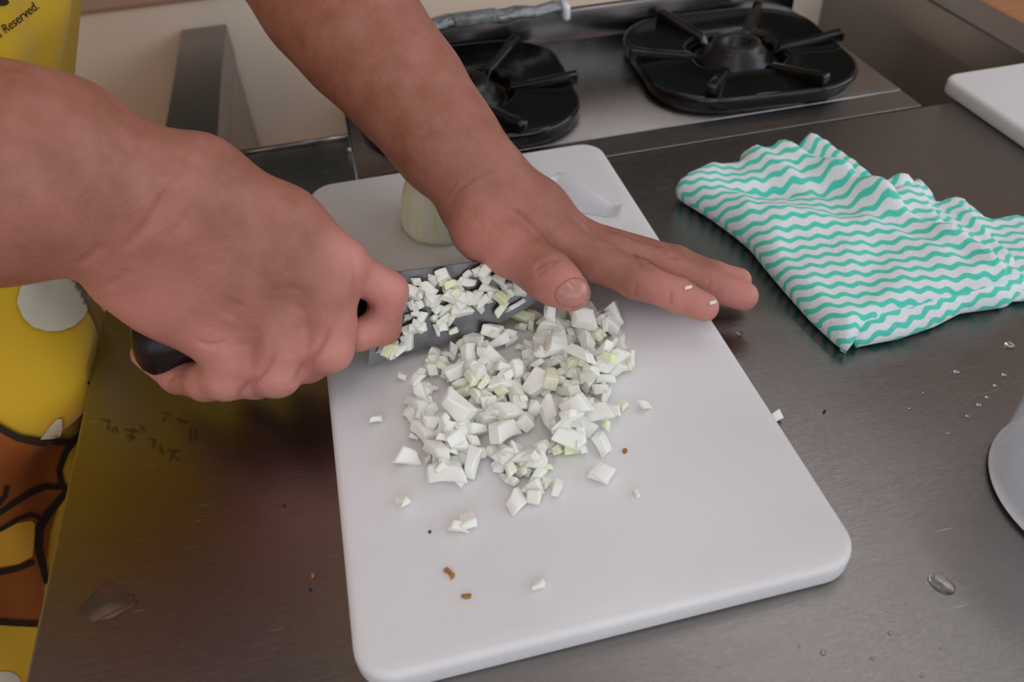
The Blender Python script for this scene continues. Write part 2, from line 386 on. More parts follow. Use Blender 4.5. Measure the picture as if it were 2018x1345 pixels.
# ---------------------------------------------------------------- folded dishcloth
CL = NT('striped_cloth'); CL.set(Roughness=0.85, Sheen_Weight=0.25, Subsurface_Weight=0.1, Subsurface_Scale=0.004)
uv = CL.n('ShaderNodeUVMap'); sx = CL.n('ShaderNodeSeparateXYZ'); CL.l(uv.outputs[0], sx.inputs[0])
nz = CL.noise(uv.outputs[0], 40, 2)
tri = CL.math('PINGPONG', CL.math('ADD', sx.outputs[0], CL.math('MULTIPLY', nz, 0.004)), 0.0060)
sm = CL.math('SINE', CL.math('MULTIPLY', tri, math.pi / 0.0060))          # rounded zigzag
yy = CL.math('ADD', sx.outputs[1], CL.math('MULTIPLY', CL.math('COSINE', CL.math('MULTIPLY', sx.outputs[0], 2 * math.pi / 0.0118)), 0.00115))
fr_ = CL.math('FRACT', CL.math('DIVIDE', CL.math('ADD', yy, CL.math('MULTIPLY', nz, 0.0012)), 0.0088))
band = CL.math('ABSOLUTE', CL.math('SUBTRACT', fr_, 0.5))
mk = CL.ramp(band, [(0.17, (1, 1, 1, 1)), (0.25, (0, 0, 0, 1))])
CL.l(CL.mix(mk, lin(240, 241, 243), lin(84, 218, 194)), CL.b.inputs['Base Color'])
dots = CL.n('ShaderNodeTexVoronoi'); dots.inputs['Scale'].default_value = 700; CL.l(uv.outputs[0], dots.inputs['Vector'])
CL.bump(dots.outputs['Distance'], 0.35, 0.0006); CL = CL.m
cloth_v, cloth_f, cloth_uv = [], [], []
def cloth_patch(px, zfun, uvrot, uvoff, z0, step=0.0035):
    pts = [Z(u, v, z0 + 0.002)[:2] for u, v in px]
    poly = []
    for i in range(len(pts)):                       # resample the outline
        a, b = pts[i], pts[(i + 1) % len(pts)]; n = max(1, int(np.linalg.norm(b - a) / step))
        for k in range(n): poly.append(tuple(a + (b - a) * k / n))
    xs = [p[0] for p in poly]; ys = [p[1] for p in poly]
    vin = [Vector(p) for p in poly]; ne = len(vin)
    x = min(xs)
    pa = np.array(poly)
    while x < max(xs):
        y = min(ys)
        while y < max(ys):
            if in_poly(x, y, poly) and np.min(np.hypot(pa[:, 0] - x, pa[:, 1] - y)) > step * 0.6: vin.append(Vector((x, y)))
            y += step
        x += step
    vo, eo, fo, *_ = delaunay_2d_cdt(vin, [(i, (i + 1) % ne) for i in range(ne)], [], 1, 1e-6)
    base = len(cloth_v); ca, sa = math.cos(uvrot), math.sin(uvrot)
    vo = [tuple(p) for p in vo]
    for p in vo:
        d = float(np.min(np.hypot(pa[:, 0] - p[0], pa[:, 1] - p[1])))
        z = zfun(p[0], p[1], d)
        cloth_v.append((p[0], p[1], z)); u, v = p[0] - uvoff[0], p[1] - uvoff[1]
        cloth_uv.append((ca * u + sa * v, -sa * u + ca * v - 0.6 * (zfun(p[0], p[1], 0.05) - z)))
    cloth_f.extend([tuple(base + i for i in f) for f in fo])
    # tuck the rim under: two rings from the outline down to the steel
    edges = {}
    for f in fo:
        for a, b in zip(f, f[1:] + f[:1]): edges[(a, b)] = True
    bd = [(a, b) for (a, b) in edges if (b, a) not in edges]
    nxt = dict(bd); nb = {}
    for a in nxt:
        p0 = np.array(vo[a]); prv = next(q for q, w in bd if w == a); t_ = np.array(vo[nxt[a]]) - np.array(vo[prv]); L_ = np.linalg.norm(t_) + 1e-9
        inn = np.array([-t_[1], t_[0]]) / L_ * (1 if len(bd) else 1)
        ids_ = []
        for k_, (fz, fi) in enumerate(((0.55, 0.0002), (0.2, 0.0018), (0.0, 0.0045))):
            q = p0 + inn * fi; zz = 0.0006 + (cloth_v[base + a][2] - 0.0006) * fz
            ids_.append(len(cloth_v)); cloth_v.append((q[0], q[1], zz)); uu, vv2 = cloth_uv[base + a]
            dn = inn * (k_ + 1) * z0 * 0.4; cloth_uv.append((uu - (ca * dn[0] + sa * dn[1]), vv2 - (-sa * dn[0] + ca * dn[1])))
        nb[a] = ids_
    for a, b in bd:
        ra, rb = [base + a] + nb[a], [base + b] + nb[b]
        for k_ in range(3): cloth_f.append((ra[k_], ra[k_ + 1], rb[k_ + 1], rb[k_]))
def sm01(x): x = min(1, max(0, x)); return x * x * (3 - 2 * x)
def ridge(x, y, a, b, w):                            # soft crease along the line a-b (pixels)
    A, B = Z(*a, 0.01)[:2], Z(*b, 0.01)[:2]; d = B - A; L = np.linalg.norm(d); q = np.array([x, y]) - A
    t = q @ d / L / L; dist = (d[0] * q[1] - d[1] * q[0]) / L
    return math.exp(-(dist / w) ** 2) * sm01(t * 4 + 1) * sm01((1 - t) * 4 + 1)
wob = lambda x, y: 0.0012 * math.sin(70 * x + 40 * y) + 0.0009 * math.sin(-90 * x + 130 * y + 1) + 0.0005 * math.sin(210 * x - 150 * y)
rim = lambda d, r: math.sqrt(max(0.0, 1 - (1 - min(1, d / r)) ** 2))
def z_low(x, y, d): return 0.0040 + 0.0040 * rim(d, 0.006) + 0.6 * wob(x, y) * sm01(d / .01)
def z_mid(x, y, d): return 0.0070 + 0.0070 * rim(d, 0.009) + wob(x, y) * sm01(d / .01) + 0.012 * ridge(x, y, (1590, 300), (1760, 375), 0.009) * sm01(d / .008) - 0.004 * ridge(x, y, (1840, 400), (1990, 520), 0.006)
def z_top(x, y, d):
    z = 0.0105 + 0.0095 * rim(d, 0.010) + wob(x, y) * sm01(d / .012)
    z += (0.012 * ridge(x, y, (1500, 318), (1720, 425), 0.009) + 0.009 * ridge(x, y, (1665, 398), (1985, 560), 0.009) - 0.007 * ridge(x, y, (1470, 395), (1690, 402), 0.007) + 0.005 * ridge(x, y, (1470, 440), (1640, 470), 0.011)
          + 0.009 * ridge(x, y, (1470, 330), (1580, 395), 0.008) - 0.006 * ridge(x, y, (1700, 400), (1830, 470), 0.007) + 0.005 * ridge(x, y, (1700, 470), (1900, 560), 0.010)) * sm01(d / 0.010)
    return z
rag = lambda pts, s: pts
# bottom layers (seen at the front fold and on the right), middle ruffles, big top fold
cloth_patch([(1672, 672), (1700, 652), (1800, 610), (1900, 590), (2040, 585), (2080, 500), (2060, 440), (2000, 420), (1950, 430), (1915, 400), (1890, 385), (1840, 400), (1760, 470), (1680, 560)], z_low, math.radians(-8), (0.3, 0.4), 0.004)
cloth_patch([(1690, 672), (1780, 655), (1848, 632), (1900, 605), (1990, 592), (2030, 560), (1998, 500), (1960, 470), (1930, 430), (1905, 398), (1882, 388), (1850, 395), (1838, 378), (1812, 352), (1775, 368), (1735, 372), (1690, 345), (1650, 322), (1618, 300), (1585, 289), (1560, 300), (1600, 380), (1640, 500), (1660, 600)], z_mid, math.radians(16), (0.31, 0.42), 0.007)
cloth_patch([(1332, 366), (1350, 350), (1388, 332), (1398, 328), (1424, 330), (1455, 326), (1461, 307), (1478, 308), (1504, 317), (1526, 300), (1547, 282), (1566, 290), (1584, 312), (1622, 330), (1660, 352), (1700, 372), (1740, 385), (1790, 366), (1815, 354), (1822, 380), (1840, 420), (1880, 470), (1925, 500), (1985, 548), (2000, 556), (1960, 572), (1880, 590), (1800, 612), (1730, 630), (1706, 640), (1688, 660), (1675, 676), (1640, 648), (1595, 606), (1550, 556), (1512, 512), (1478, 470), (1452, 448), (1400, 410), (1340, 374)], z_top, math.radians(-13), (0.31, 0.42), 0.0105)
me = bpy.data.meshes.new('dishcloth'); me.from_pydata(cloth_v, [], cloth_f); me.update()
ul = me.uv_layers.new(name='UVMap')
lv = np.zeros(len(me.loops), dtype=np.int32); me.loops.foreach_get('vertex_index', lv)
ul.data.foreach_set('uv', np.array(cloth_uv, dtype=np.float32)[lv].ravel())
o = link_mesh('dishcloth', me, CL)
md = o.modifiers.new('thickness', 'SOLIDIFY'); md.thickness = 0.0009; md.offset = -1
tag(o, 'folded white dishcloth with wavy turquoise stripes on the steel worktop', 'cloth')

# ---------------------------------------------------------------- onion half, loose layer
ON = NT('onion_flesh'); ON.set(Roughness=0.28, Subsurface_Weight=0.4, Subsurface_Scale=0.004, IOR=1.36)
ON.b.inputs['Subsurface Radius'].default_value = (1, 0.98, 0.85)
vv = ON.coord('Object', (1, 1, 0.3)); g = ON.noise(vv, 2.2, 3)
oi = ON.n('ShaderNodeObjectInfo')
gr = ON.ramp(oi.outputs['Random'], [(0.0, lin(255, 253, 244)), (0.7, lin(254, 252, 236)), (0.9, lin(250, 250, 218)), (1.0, lin(240, 246, 184))])
ON.l(ON.mix(ON.math('MULTIPLY', g, 0.3), gr, lin(255, 255, 250)), ON.b.inputs['Base Color']); ON = ON.m
OH = NT('onion_skinless_half'); OH.set(Roughness=0.25, Subsurface_Weight=0.5, Subsurface_Scale=0.006, IOR=1.38)
tc = OH.n('ShaderNodeTexCoord'); sp = OH.n('ShaderNodeSeparateXYZ'); OH.l(tc.outputs['Object'], sp.inputs[0])
ang = OH.math('ARCTAN2', sp.outputs[1], sp.outputs[0])
cmb = OH.n('ShaderNodeCombineXYZ'); OH.l(OH.math('MULTIPLY', ang, 3.0), cmb.inputs[0]); OH.l(OH.math('MULTIPLY', sp.outputs[2], 12.0), cmb.inputs[1])
g = OH.noise(cmb.outputs[0], 3.0, 4)
OH.l(OH.ramp(g, [(0.3, lin(234, 242, 196)), (0.5, lin(246, 248, 226)), (0.75, lin(254, 254, 246))]), OH.b.inputs['Base Color'])
OH.bump(g, 0.15, 0.001); OH = OH.m
oc = Z(880, 436, TB)
t = empty('onion_half', (oc[0], oc[1], TB), math.radians(10)); tag(t, 'peeled pale green onion half standing on its cut face behind the left forearm', 'onion')
rings = []
for i in range(15):
    a = i / 14 * math.pi / 2
    rr = 0.0300 * math.cos(a) ** 0.62 if i < 14 else 0.0
    z = 0.043 * math.sin(a) ** 1.05
    rings.append([(max(rr, 0.0025) * (1 + 0.018 * math.sin(5 * q + 1) + 0.010 * math.sin(11 * q)) * math.cos(q), max(rr, 0.0025) * (0.94 + 0.018 * math.cos(4 * q)) * math.sin(q), z) for q in [2 * math.pi * k / 40 for k in range(40)]])
loft('onion_body', rings, OH, t)
lathe('root_end', [(0.0045, -0.003), (0.004, 0.001), (0.002, 0.003), (0.0, 0.0032)], (0, 0, 0.043), plain('dry_root', (196, 190, 140), 0.8), t, 14)
# loose translucent layer
SL = NT('translucent_onion_skin'); SL.set(Base_Color=lin(240, 241, 246), Roughness=0.18, Alpha=0.5, IOR=1.38, Specular_IOR_Level=0.8)
vv = SL.coord('Object', (20, 4, 1)); SL.bump(SL.noise(vv, 25, 3), 0.3, 0.001); SL = SL.m
px = [(1083, 362), (1100, 350), (1125, 360), (1160, 378), (1200, 398), (1226, 410), (1222, 430), (1180, 424), (1135, 417), (1108, 402)]
pc = np.mean([Z(u, v, TB)[:2] for u, v in px], axis=0)
vs, fs = [], []
top, bot = [px[0]] + px[1:6], [px[0], px[9], px[8], px[7], px[7], px[6]]
NN, MM = 24, 10
for i in range(NN + 1):
    s = i / NN * 5; k0 = min(4, int(s)); ff = s - k0
    a = np.array(top[k0]) * (1 - ff) + np.array(top[k0 + 1]) * ff; b = np.array(bot[k0]) * (1 - ff) + np.array(bot[k0 + 1]) * ff
    for j in range(MM + 1):
        q = a + (b - a) * j / MM; p = Z(q[0], q[1], TB + 0.001)
        h = 0.0006 + 0.006 * (1 - j / MM) ** 2 * math.sin(math.pi * min(1, i / NN + 0.1)) + (0.004 * ((i - 21) / 3) ** 2 if i > 21 else 0) + (0.003 * ((3 - i) / 3) if i < 3 else 0)
        vs.append((p[0] - pc[0], p[1] - pc[1], h))
for i in range(NN):
    for j in range(MM):
        a = i * (MM + 1) + j; fs.append((a, a + 1, a + MM + 2, a + MM + 1))
o = mesh('onion_layer', vs, fs, SL); o.location = (pc[0], pc[1], TB)
md = o.modifiers.new('thickness', 'SOLIDIFY'); md.thickness = 0.0005
tag(o, 'thin translucent onion layer lying alone near the far right corner of the cutting board', 'onion layer')

# ---------------------------------------------------------------- clear cup at the right edge
PL = NT('clear_plastic'); PL.set(Base_Color=lin(236, 237, 242), Roughness=0.16, Alpha=0.36)
PL.bump(PL.noise(PL.coord(), 18, 3), 0.15, 0.003); PL = PL.m
cc = (0.3075, 0.1565, 0.0)
t = empty('plastic_cup', cc); tag(t, 'clear frosted plastic cup cut off by the right edge of the photo', 'cup')
lathe('cup_wall', [(0.0455, 0.0004), (0.0490, 0.0012), (0.0505, 0.0045), (0.0500, 0.009), (0.0497, 0.05), (0.0510, 0.105), (0.0525, 0.107), (0.0520, 0.109), (0.0500, 0.1075), (0.0487, 0.05), (0.0488, 0.009), (0.047, 0.0035), (0.0, 0.003)], (0, 0, 0), PL, t, 72)
lathe('foot_ring', [(0.0505, 0.0008), (0.0515, 0.0016), (0.0515, 0.003), (0.0505, 0.0038)], (0, 0, 0), PL, t, 72)
for nm, rr_, zz in (('bright_rim', 0.0514, 0.0024),):
    o = lathe(nm, [(rr_ - 0.0006, zz), (rr_, zz - 0.0004), (rr_ + 0.0005, zz), (rr_, zz + 0.0005)], (0, 0, 0), plain('rim_plastic', (232, 234, 238), 0.15), t, 72); o['label'] = 'bright edge line'
# moulded seam
o = mesh('seam', [(0.0503 * math.cos(a) , 0.0503 * math.sin(a), z) for a, z in ((3.30, 0.006), (3.34, 0.006), (3.66, 0.10), (3.62, 0.10))], [(0, 1, 2, 3)], plain('bright_plastic', (225, 228, 232), 0.2), t); o['label'] = 'pale slanting seam line'

# ---------------------------------------------------------------- water drops
WA = NT('water'); WA.set(Base_Color=(1, 1, 1, 1), Roughness=0.0, Transmission_Weight=1.0, IOR=1.33); WA = WA.m
dm = None
drops = [(1855, 1152, 19, 1.45), (1989, 681, 10, 1.0), (1979, 740, 5, 1), (1961, 761, 4, 1), (1945, 784, 4, 1), (1929, 799, 5, 1), (1906, 821, 4, 1), (1885, 734, 6, 1), (1457, 659, 7, 1),
         (1622, 1287, 6, 1), (1575, 1276, 3, 1), (1753, 1249, 4, 1), (1720, 1298, 4, 1), (1816, 1332, 4, 1), (1820, 775, 3, 1), (1793, 806, 3, 1), (1855, 1277, 3, 1), (1846, 626, 4, 1), (1870, 855, 3, 1.6), (1437, 452, 8, 1.3)]
for i, (u, v, r, el) in enumerate(drops):
    p = Z(u, v, 0.0)
    if dm is None:
        o = lathe('water_drop', [(0.0, 0.0), (0.9, 0.0), (1.0, 0.05), (1.0, 0.14), (0.96, 0.25), (0.87, 0.37), (0.73, 0.47), (0.55, 0.55), (0.35, 0.6), (0.15, 0.625), (0.0, 0.63)], (0, 0, 0), WA, None, 40); dm = o.data
    else: o = link_mesh('water_drop', dm, WA, None, False)
    s = r * abs(Z(u + 1, v, 0)[0] - p[0]); o.scale = (s, s * el, s); o.location = (p[0], p[1], 0.0002); o.rotation_euler = (0, 0, 0.5 if el > 1 else 0)
    if i == 0: tag(o, 'largest water drop on the worktop, right of the board corner', 'water drop', 'water drops on the worktop')
    elif i == 1: tag(o, 'water drop below the right end of the striped cloth, largest of the trail', 'water drop', 'water drops on the worktop')
    elif i == 8: tag(o, 'water drop between the cutting board and the left fold of the cloth', 'water drop', 'water drops on the worktop')
    elif i == 19: tag(o, 'water drop touching the shaded left edge of the striped cloth', 'water drop', 'water drops on the worktop')
    elif v < 900: tag(o, 'tiny water droplet in the trail between the striped cloth and the cup', 'water drop', 'droplet trail by the cup')
    else: tag(o, 'tiny water droplet in the near right corner, in front of the largest drop', 'water drop', 'droplets in the near right corner')

# torn clear sticker, left foreground
SK = NT('worn_sticker'); SK.set(Roughness=0.45, Alpha=0.36)
vv = SK.coord(); SK.l(SK.ramp(SK.noise(vv, 30, 3), [(0.35, lin(120, 70, 62)), (0.5, lin(84, 70, 52)), (0.65, lin(150, 120, 104))]), SK.b.inputs['Base Color']); SK = SK.m
def flat_patch(name, px, z, h, mat):
    pts = [Z(u, v, z) for u, v in px]; c = np.mean(pts, axis=0); n = len(pts)
    vs = [(p[0] - c[0], p[1] - c[1], 0) for p in pts] + [(p[0] - c[0], p[1] - c[1], h) for p in pts]
    fs = [tuple(range(n - 1, -1, -1)), tuple(range(n, 2 * n))] + [(i, (i + 1) % n, n + (i + 1) % n, n + i) for i in range(n)]
    o = mesh(name, vs, fs, mat, None, False); o.location = (c[0], c[1], z); return o
t = flat_patch('sticker', [(150, 1206), (176, 1172), (212, 1142), (240, 1150), (270, 1184), (262, 1196), (222, 1218), (186, 1228)], 0.0002, 0.0003, SK)
tag(t, 'worn torn sticker stuck to the steel near the lower left corner', 'sticker')
SKL = plain('sticker_edge', (66, 52, 34), 0.5)
vs, fs = [], []
for a, b in (((150, 1206), (212, 1142)), ((212, 1142), (270, 1184)), ((270, 1184), (186, 1228)), ((205, 1150), (258, 1192)), ((236, 1175), (262, 1172))):
    p, q = Z(*a, .0002) - np.array(t.location), Z(*b, .0002) - np.array(t.location); d = q - p; n = np.array([-d[1], d[0], 0]) / np.linalg.norm(d) * 0.00022
    i = len(vs); vs += [p - n + (0, 0, .0004), q - n + (0, 0, .0004), q + n + (0, 0, .0004), p + n + (0, 0, .0004)]; fs.append((i, i + 1, i + 2, i + 3))
mesh('sticker_edge', vs, fs, SKL, t, False)
# ================================================================ knife geometry (measured), used by knife, onion bits and hands
KS1 = P(805, 533, 0.425); KE = Z(725, 722, TB + 0.0035)
KA = P(960, 513, 0.4335) - KS1; KA /= np.linalg.norm(KA)         # spine direction, handle to tip
KN = np.cross(KA, KE - KS1); KN /= np.linalg.norm(KN)
if KN @ (CAM - KS1) < 0: KN = -KN                                 # blade face normal, towards the cook's left
KD = np.cross(KN, KA)
if KD @ (KE - KS1) < 0: KD = -KD                                  # from spine to edge
def on_blade(u, v, off=0.0):
    r = ray(u, v); t = ((KS1 + KN * off - CAM) @ KN) / (r @ KN); return CAM + r * t

# ================================================================ distance-field modelling of the body
def smin(a, b, k):
    h = np.maximum(k - np.abs(a - b), 0.0) / k
    return np.minimum(a, b) - h * h * k * 0.25
def cone(p, a, b, ra, rb, n=None, q=1.0):
    a = np.asarray(a, float); b = np.asarray(b, float); ba = b - a
    pa = p - a; t = np.clip((pa @ ba) / (ba @ ba), 0, 1)
    d = pa - t[:, None] * ba
    if n is None: l = np.sqrt((d * d).sum(1)); s = 1.0
    else:
        dn = d @ n; l = np.sqrt(np.maximum((d * d).sum(1) - dn * dn, 0) + (dn / q) ** 2); s = min(1.0, q)
    return (l - (ra + (rb - ra) * t)) * s
def chain(p, pts, k=0.004):
    d = None
    for (a, ra), (b, rb) in zip(pts[:-1], pts[1:]):
        e = cone(p, a, b, ra, rb); d = e if d is None else smin(d, e, k)
    return d
def isosurface(fn, lo, hi, h):
    B = 8
    lo = np.asarray(lo, float); n = (np.ceil((np.asarray(hi) - lo) / h / B).astype(int)) * B + 1
    V = np.ones(n, np.float32)
    nb = (n - 1) // B
    bi = np.stack(np.meshgrid(*[np.arange(k) for k in nb], indexing='ij'), -1).reshape(-1, 3)
    cen = lo + (bi * B + B / 2) * h
    dc = np.concatenate([fn(c) for c in np.array_split(cen, max(1, len(cen) // 60000))])
    Rb = B * h * 0.5 * 1.7321 * 1.25 + 0.003
    act = np.abs(dc) < Rb
    for (i, j, k) in bi[dc <= -Rb] * B: V[i:i + B + 1, j:j + B + 1, k:k + B + 1] = -1
    off = np.stack(np.meshgrid(*[np.arange(B + 1)] * 3, indexing='ij'), -1).reshape(-1, 3)
    ab = bi[act] * B
    for ch in np.array_split(ab, max(1, len(ab) // 120)):
        if not len(ch): continue
        pts = lo + (ch[:, None, :] + off[None]).reshape(-1, 3) * h
        val = fn(pts).astype(np.float32).reshape(len(ch), B + 1, B + 1, B + 1)
        for (i, j, k), w in zip(ch, val): V[i:i + B + 1, j:j + B + 1, k:k + B + 1] = w
    S = V < 0
    c = [S[dx:n[0] - 1 + dx, dy:n[1] - 1 + dy, dz:n[2] - 1 + dz] for dx in (0, 1) for dy in (0, 1) for dz in (0, 1)]
    cnt = sum(x.astype(np.int8) for x in c); mask = (cnt > 0) & (cnt < 8)
    idx = np.argwhere(mask); ids = np.full(mask.shape, -1, np.int64); ids[mask] = np.arange(len(idx))
    acc = np.zeros((len(idx), 3)); num = np.zeros(len(idx))
    corners = [(dx, dy, dz) for dx in (0, 1) for dy in (0, 1) for dz in (0, 1)]
    cv = {q: V[idx[:, 0] + q[0], idx[:, 1] + q[1], idx[:, 2] + q[2]] for q in corners}
    for q in corners:
        for ax in range(3):
            if q[ax]: continue
            r = list(q); r[ax] = 1; r = tuple(r); a, b = cv[q], cv[r]; m = (a < 0) != (b < 0)
            t = np.where(m, a / np.where(m, a - b, 1), 0)
            pt = np.tile(np.array(q, float), (len(idx), 1)); pt[:, ax] = t
            acc[m] += pt[m]; num[m] += 1
    vs = lo + (idx + acc / num[:, None]) * h
    faces = []
    for ax in range(3):
        o1, o2 = (ax + 1) % 3, (ax + 2) % 3
        sl = [slice(None)] * 3; sl2 = [slice(None)] * 3
        sl[ax] = slice(0, n[ax] - 1); sl2[ax] = slice(1, n[ax])
        for q in (o1, o2): sl[q] = sl2[q] = slice(1, n[q] - 1)
        A, Bq = S[tuple(sl)], S[tuple(sl2)]
        for flip in (False, True):
            e = np.argwhere((A & ~Bq) if not flip else (~A & Bq))
            if not len(e): continue
            e[:, o1] += 1; e[:, o2] += 1
            def cell(d1, d2):
                f = e.copy(); f[:, o1] -= d1; f[:, o2] -= d2; return ids[f[:, 0], f[:, 1], f[:, 2]]
            qd = np.stack([cell(1, 1), cell(0, 1), cell(0, 0), cell(1, 0)], 1)
            faces.append(qd[:, ::-1] if flip else qd)
    return vs, np.concatenate(faces)
mm = 0.001
# ---------------------------------------------------------------- right arm and hand (closed round the handle)
def chainP(*s): return [(P(u, v, d), r * mm) for u, v, d, r in s]
SH_R, EL_R = np.array([-0.285, 0.335, 0.50]), np.array([-0.335, 0.310, 0.265])
R_arm = [(SH_R, 0.056), (EL_R, 0.044)] + chainP((-40, 342, .328, 40.0), (120, 347, .341, 34.0), (235, 392, .352, 28))
WN = ray(300, 420); WN = -WN / np.linalg.norm(WN)
R_meta = [chainP((292, 382, .360, 22), (390, 368, .364, 19), (560, 448, .382, 15.5), (668, 520, .394, 11.8)),
          chainP((280, 398, .360, 22), (360, 405, .362, 21), (520, 500, .380, 16), (638, 578, .389, 12.4)),
          chainP((262, 422, .361, 21), (320, 455, .364, 20), (450, 560, .379, 15.5), (540, 636, .388, 12.0)),
          chainP((266, 438, .362, 19), (285, 500, .369, 18), (360, 590, .380, 14.0), (428, 660, .388, 11.2))]
R_heel = chainP((264, 488, .366, 17), (256, 540, .375, 14.5), (310, 588, .381, 12.5), (395, 638, .388, 11))
R_fing = [chainP((672, 522, .394, 11.4), (766, 573, .410, 9.6), (753, 644, .417, 9.4), (706, 661, .408, 8.6)),
          chainP((640, 582, .390, 12.4), (653, 640, .390, 11.8), (650, 688, .391, 11.2), (605, 713, .402, 10.4), (560, 690, .426, 9), (530, 662, .432, 8)),
          chainP((545, 632, .388, 12.2), (552, 695, .387, 12.0), (545, 735, .389, 11.8), (502, 745, .399, 10.2), (465, 728, .424, 8.8), (440, 702, .432, 8)),
          chainP((440, 655, .388, 11.4), (455, 712, .387, 11.0), (446, 746, .390, 10.6), (405, 752, .399, 9.6), (350, 742, .413, 8.6), (288, 698, .424, 7.8))]
R_thumb = chainP((420, 420, .388, 17), (560, 500, .418, 14), (680, 545, .437, 11), (750, 580, .445, 9))
def sd_right(p):
    base = chain(p, R_arm, 0.02)
    palm = None
    for m_ in R_meta:
        e = chain(p, m_, 0.010); palm = e if palm is None else smin(palm, e, 0.014)
    palm = smin(palm, chain(p, R_heel, 0.01), 0.012)
    base = smin(base, palm, 0.012)
    t = smin(base, chain(p, R_thumb, 0.008), 0.010)
    out = t
    for f_, k, kf in zip(R_fing, (0.005, 0.010, 0.010, 0.008), (0.001, 0.0015, 0.0055, 0.0055)):
        out = smin(out, smin(base, chain(p, f_, 0.0032), k), kf)
    return out
# ---------------------------------------------------------------- left arm and hand (flat on the spine)
EL_L = P(650, 0, .482); _d = EL_L - P(800, 185, .462); _d /= np.linalg.norm(_d)
EL_L = EL_L + _d * 0.10
SH_L = np.array([-0.25, 0.70, 0.47])
L_arm = [(SH_L, 0.054), (EL_L, 0.044)] + chainP((652, 0, .482, 37.5), (722, 85, .471, 34), (805, 182, .462, 29.5), (880, 282, .452, 25.5), (940, 352, .446, 23))
L_meta = [chainP((960, 385, .447, 20), (1030, 425, .443, 16.5), (1083, 470, .440, 12.6)),
          chainP((985, 372, .456, 18), (1055, 415, .455, 15.5), (1117, 463, .455, 12.4)),
          chainP((988, 376, .468, 16), (1060, 420, .469, 14), (1125, 465, .469, 11.5)),
          chainP((980, 385, .478, 15), (1055, 440, .481, 13), (1110, 475, .482, 10.5))]
L_fing = [chainP((1083, 470, .440, 12.4), (1170, 513, .438, 11.0), (1254, 551, .436, 10.3), (1334, 582, .434, 9.0), (1388, 606, .432, 7.8)),
          chainP((1117, 463, .455, 12.2), (1210, 500, .454, 10.9), (1304, 527, .453, 10.4), (1398, 560, .452, 9.2), (1465, 584, .451, 8.3)),
          chainP((1125, 465, .469, 11.5), (1330, 518, .471, 9.8), (1405, 545, .471, 8.8), (1456, 553, .471, 7.4)),
          chainP((1110, 475, .482, 10.5), (1255, 520, .486, 8.6), (1320, 545, .487, 7.8), (1370, 555, .487, 6.8))]
L_thumb = chainP((948, 445, .438, 18.0), (1008, 492, .426, 14.6), (1050, 522, .419, 12.6), (1080, 544, .415, 13.0), (1103, 561, .412, 11.6), (1126, 577, .409, 9.6))
L_then = chainP((952, 420, .446, 20), (955, 458, .437, 16.5))
def sd_left(p):
    base = chain(p, L_arm, 0.02); palm = None
    for m_ in L_meta:
        e = chain(p, m_, 0.010); palm = e if palm is None else smin(palm, e, 0.012)
    base = smin(base, palm, 0.016)
    base = smin(base, chain(p, L_then, 0.01), 0.012)
    out = smin(base, chain(p, L_thumb, 0.0035), 0.003)
    for f_ in L_fing:
        out = smin(out, smin(base, chain(p, f_, 0.0035), 0.007), 0.0010)
    return out
def bounds(lists, pad=0.012):
    q = np.array([[*(p_ - r), *(p_ + r)] for l in lists for p_, r in l]); return q[:, :3].min(0) - pad, q[:, 3:].max(0) + pad
def crease(vs, nv, lines):                              # skin folds measured as pixel lines, cut into the facing surface
    px = proj(vs); view = CAM - vs; face = (nv * view).sum(1) > 0
    off = np.zeros(len(vs))
    for pts, depth, sig in lines:
        pts = np.array(pts, float); best = np.full(len(vs), 1e9); par = np.zeros(len(vs))
        L = np.linalg.norm(np.diff(pts, axis=0), axis=1); cum = np.concatenate([[0], np.cumsum(L)]) / L.sum()
        for i, (a, b) in enumerate(zip(pts[:-1], pts[1:])):
            d = b - a; t = np.clip(((px - a) @ d) / (d @ d), 0, 1); dd = np.hypot(*(px - a - t[:, None] * d).T)
            m = dd < best; best = np.where(m, dd, best); par = np.where(m, cum[i] + t * (cum[i + 1] - cum[i]), par)
        off -= depth * np.exp(-(best / sig) ** 2) * np.clip(np.sin(np.pi * par) * 1.6, 0, 1)
    return vs + nv * np.where(face, off, 0)[:, None]
def vnormals(vs, fs):
    n = np.cross(vs[fs[:, 1]] - vs[fs[:, 0]], vs[fs[:, 2]] - vs[fs[:, 0]]); out = np.zeros_like(vs)
    for k in range(4): np.add.at(out, fs[:, k], n)
    return out / (np.linalg.norm(out, axis=1)[:, None] + 1e-12)
loR, hiR = bounds([R_arm, R_heel, R_thumb] + R_meta + R_fing); loL, hiL = bounds([L_arm, L_thumb, L_then] + L_meta + L_fing)
vR, fR = isosurface(sd_right, loR, hiR, 0.00115)
vL, fL = isosurface(sd_left, loL, hiL, 0.0010)
nR = vnormals(vR, fR); nL = vnormals(vL, fL)
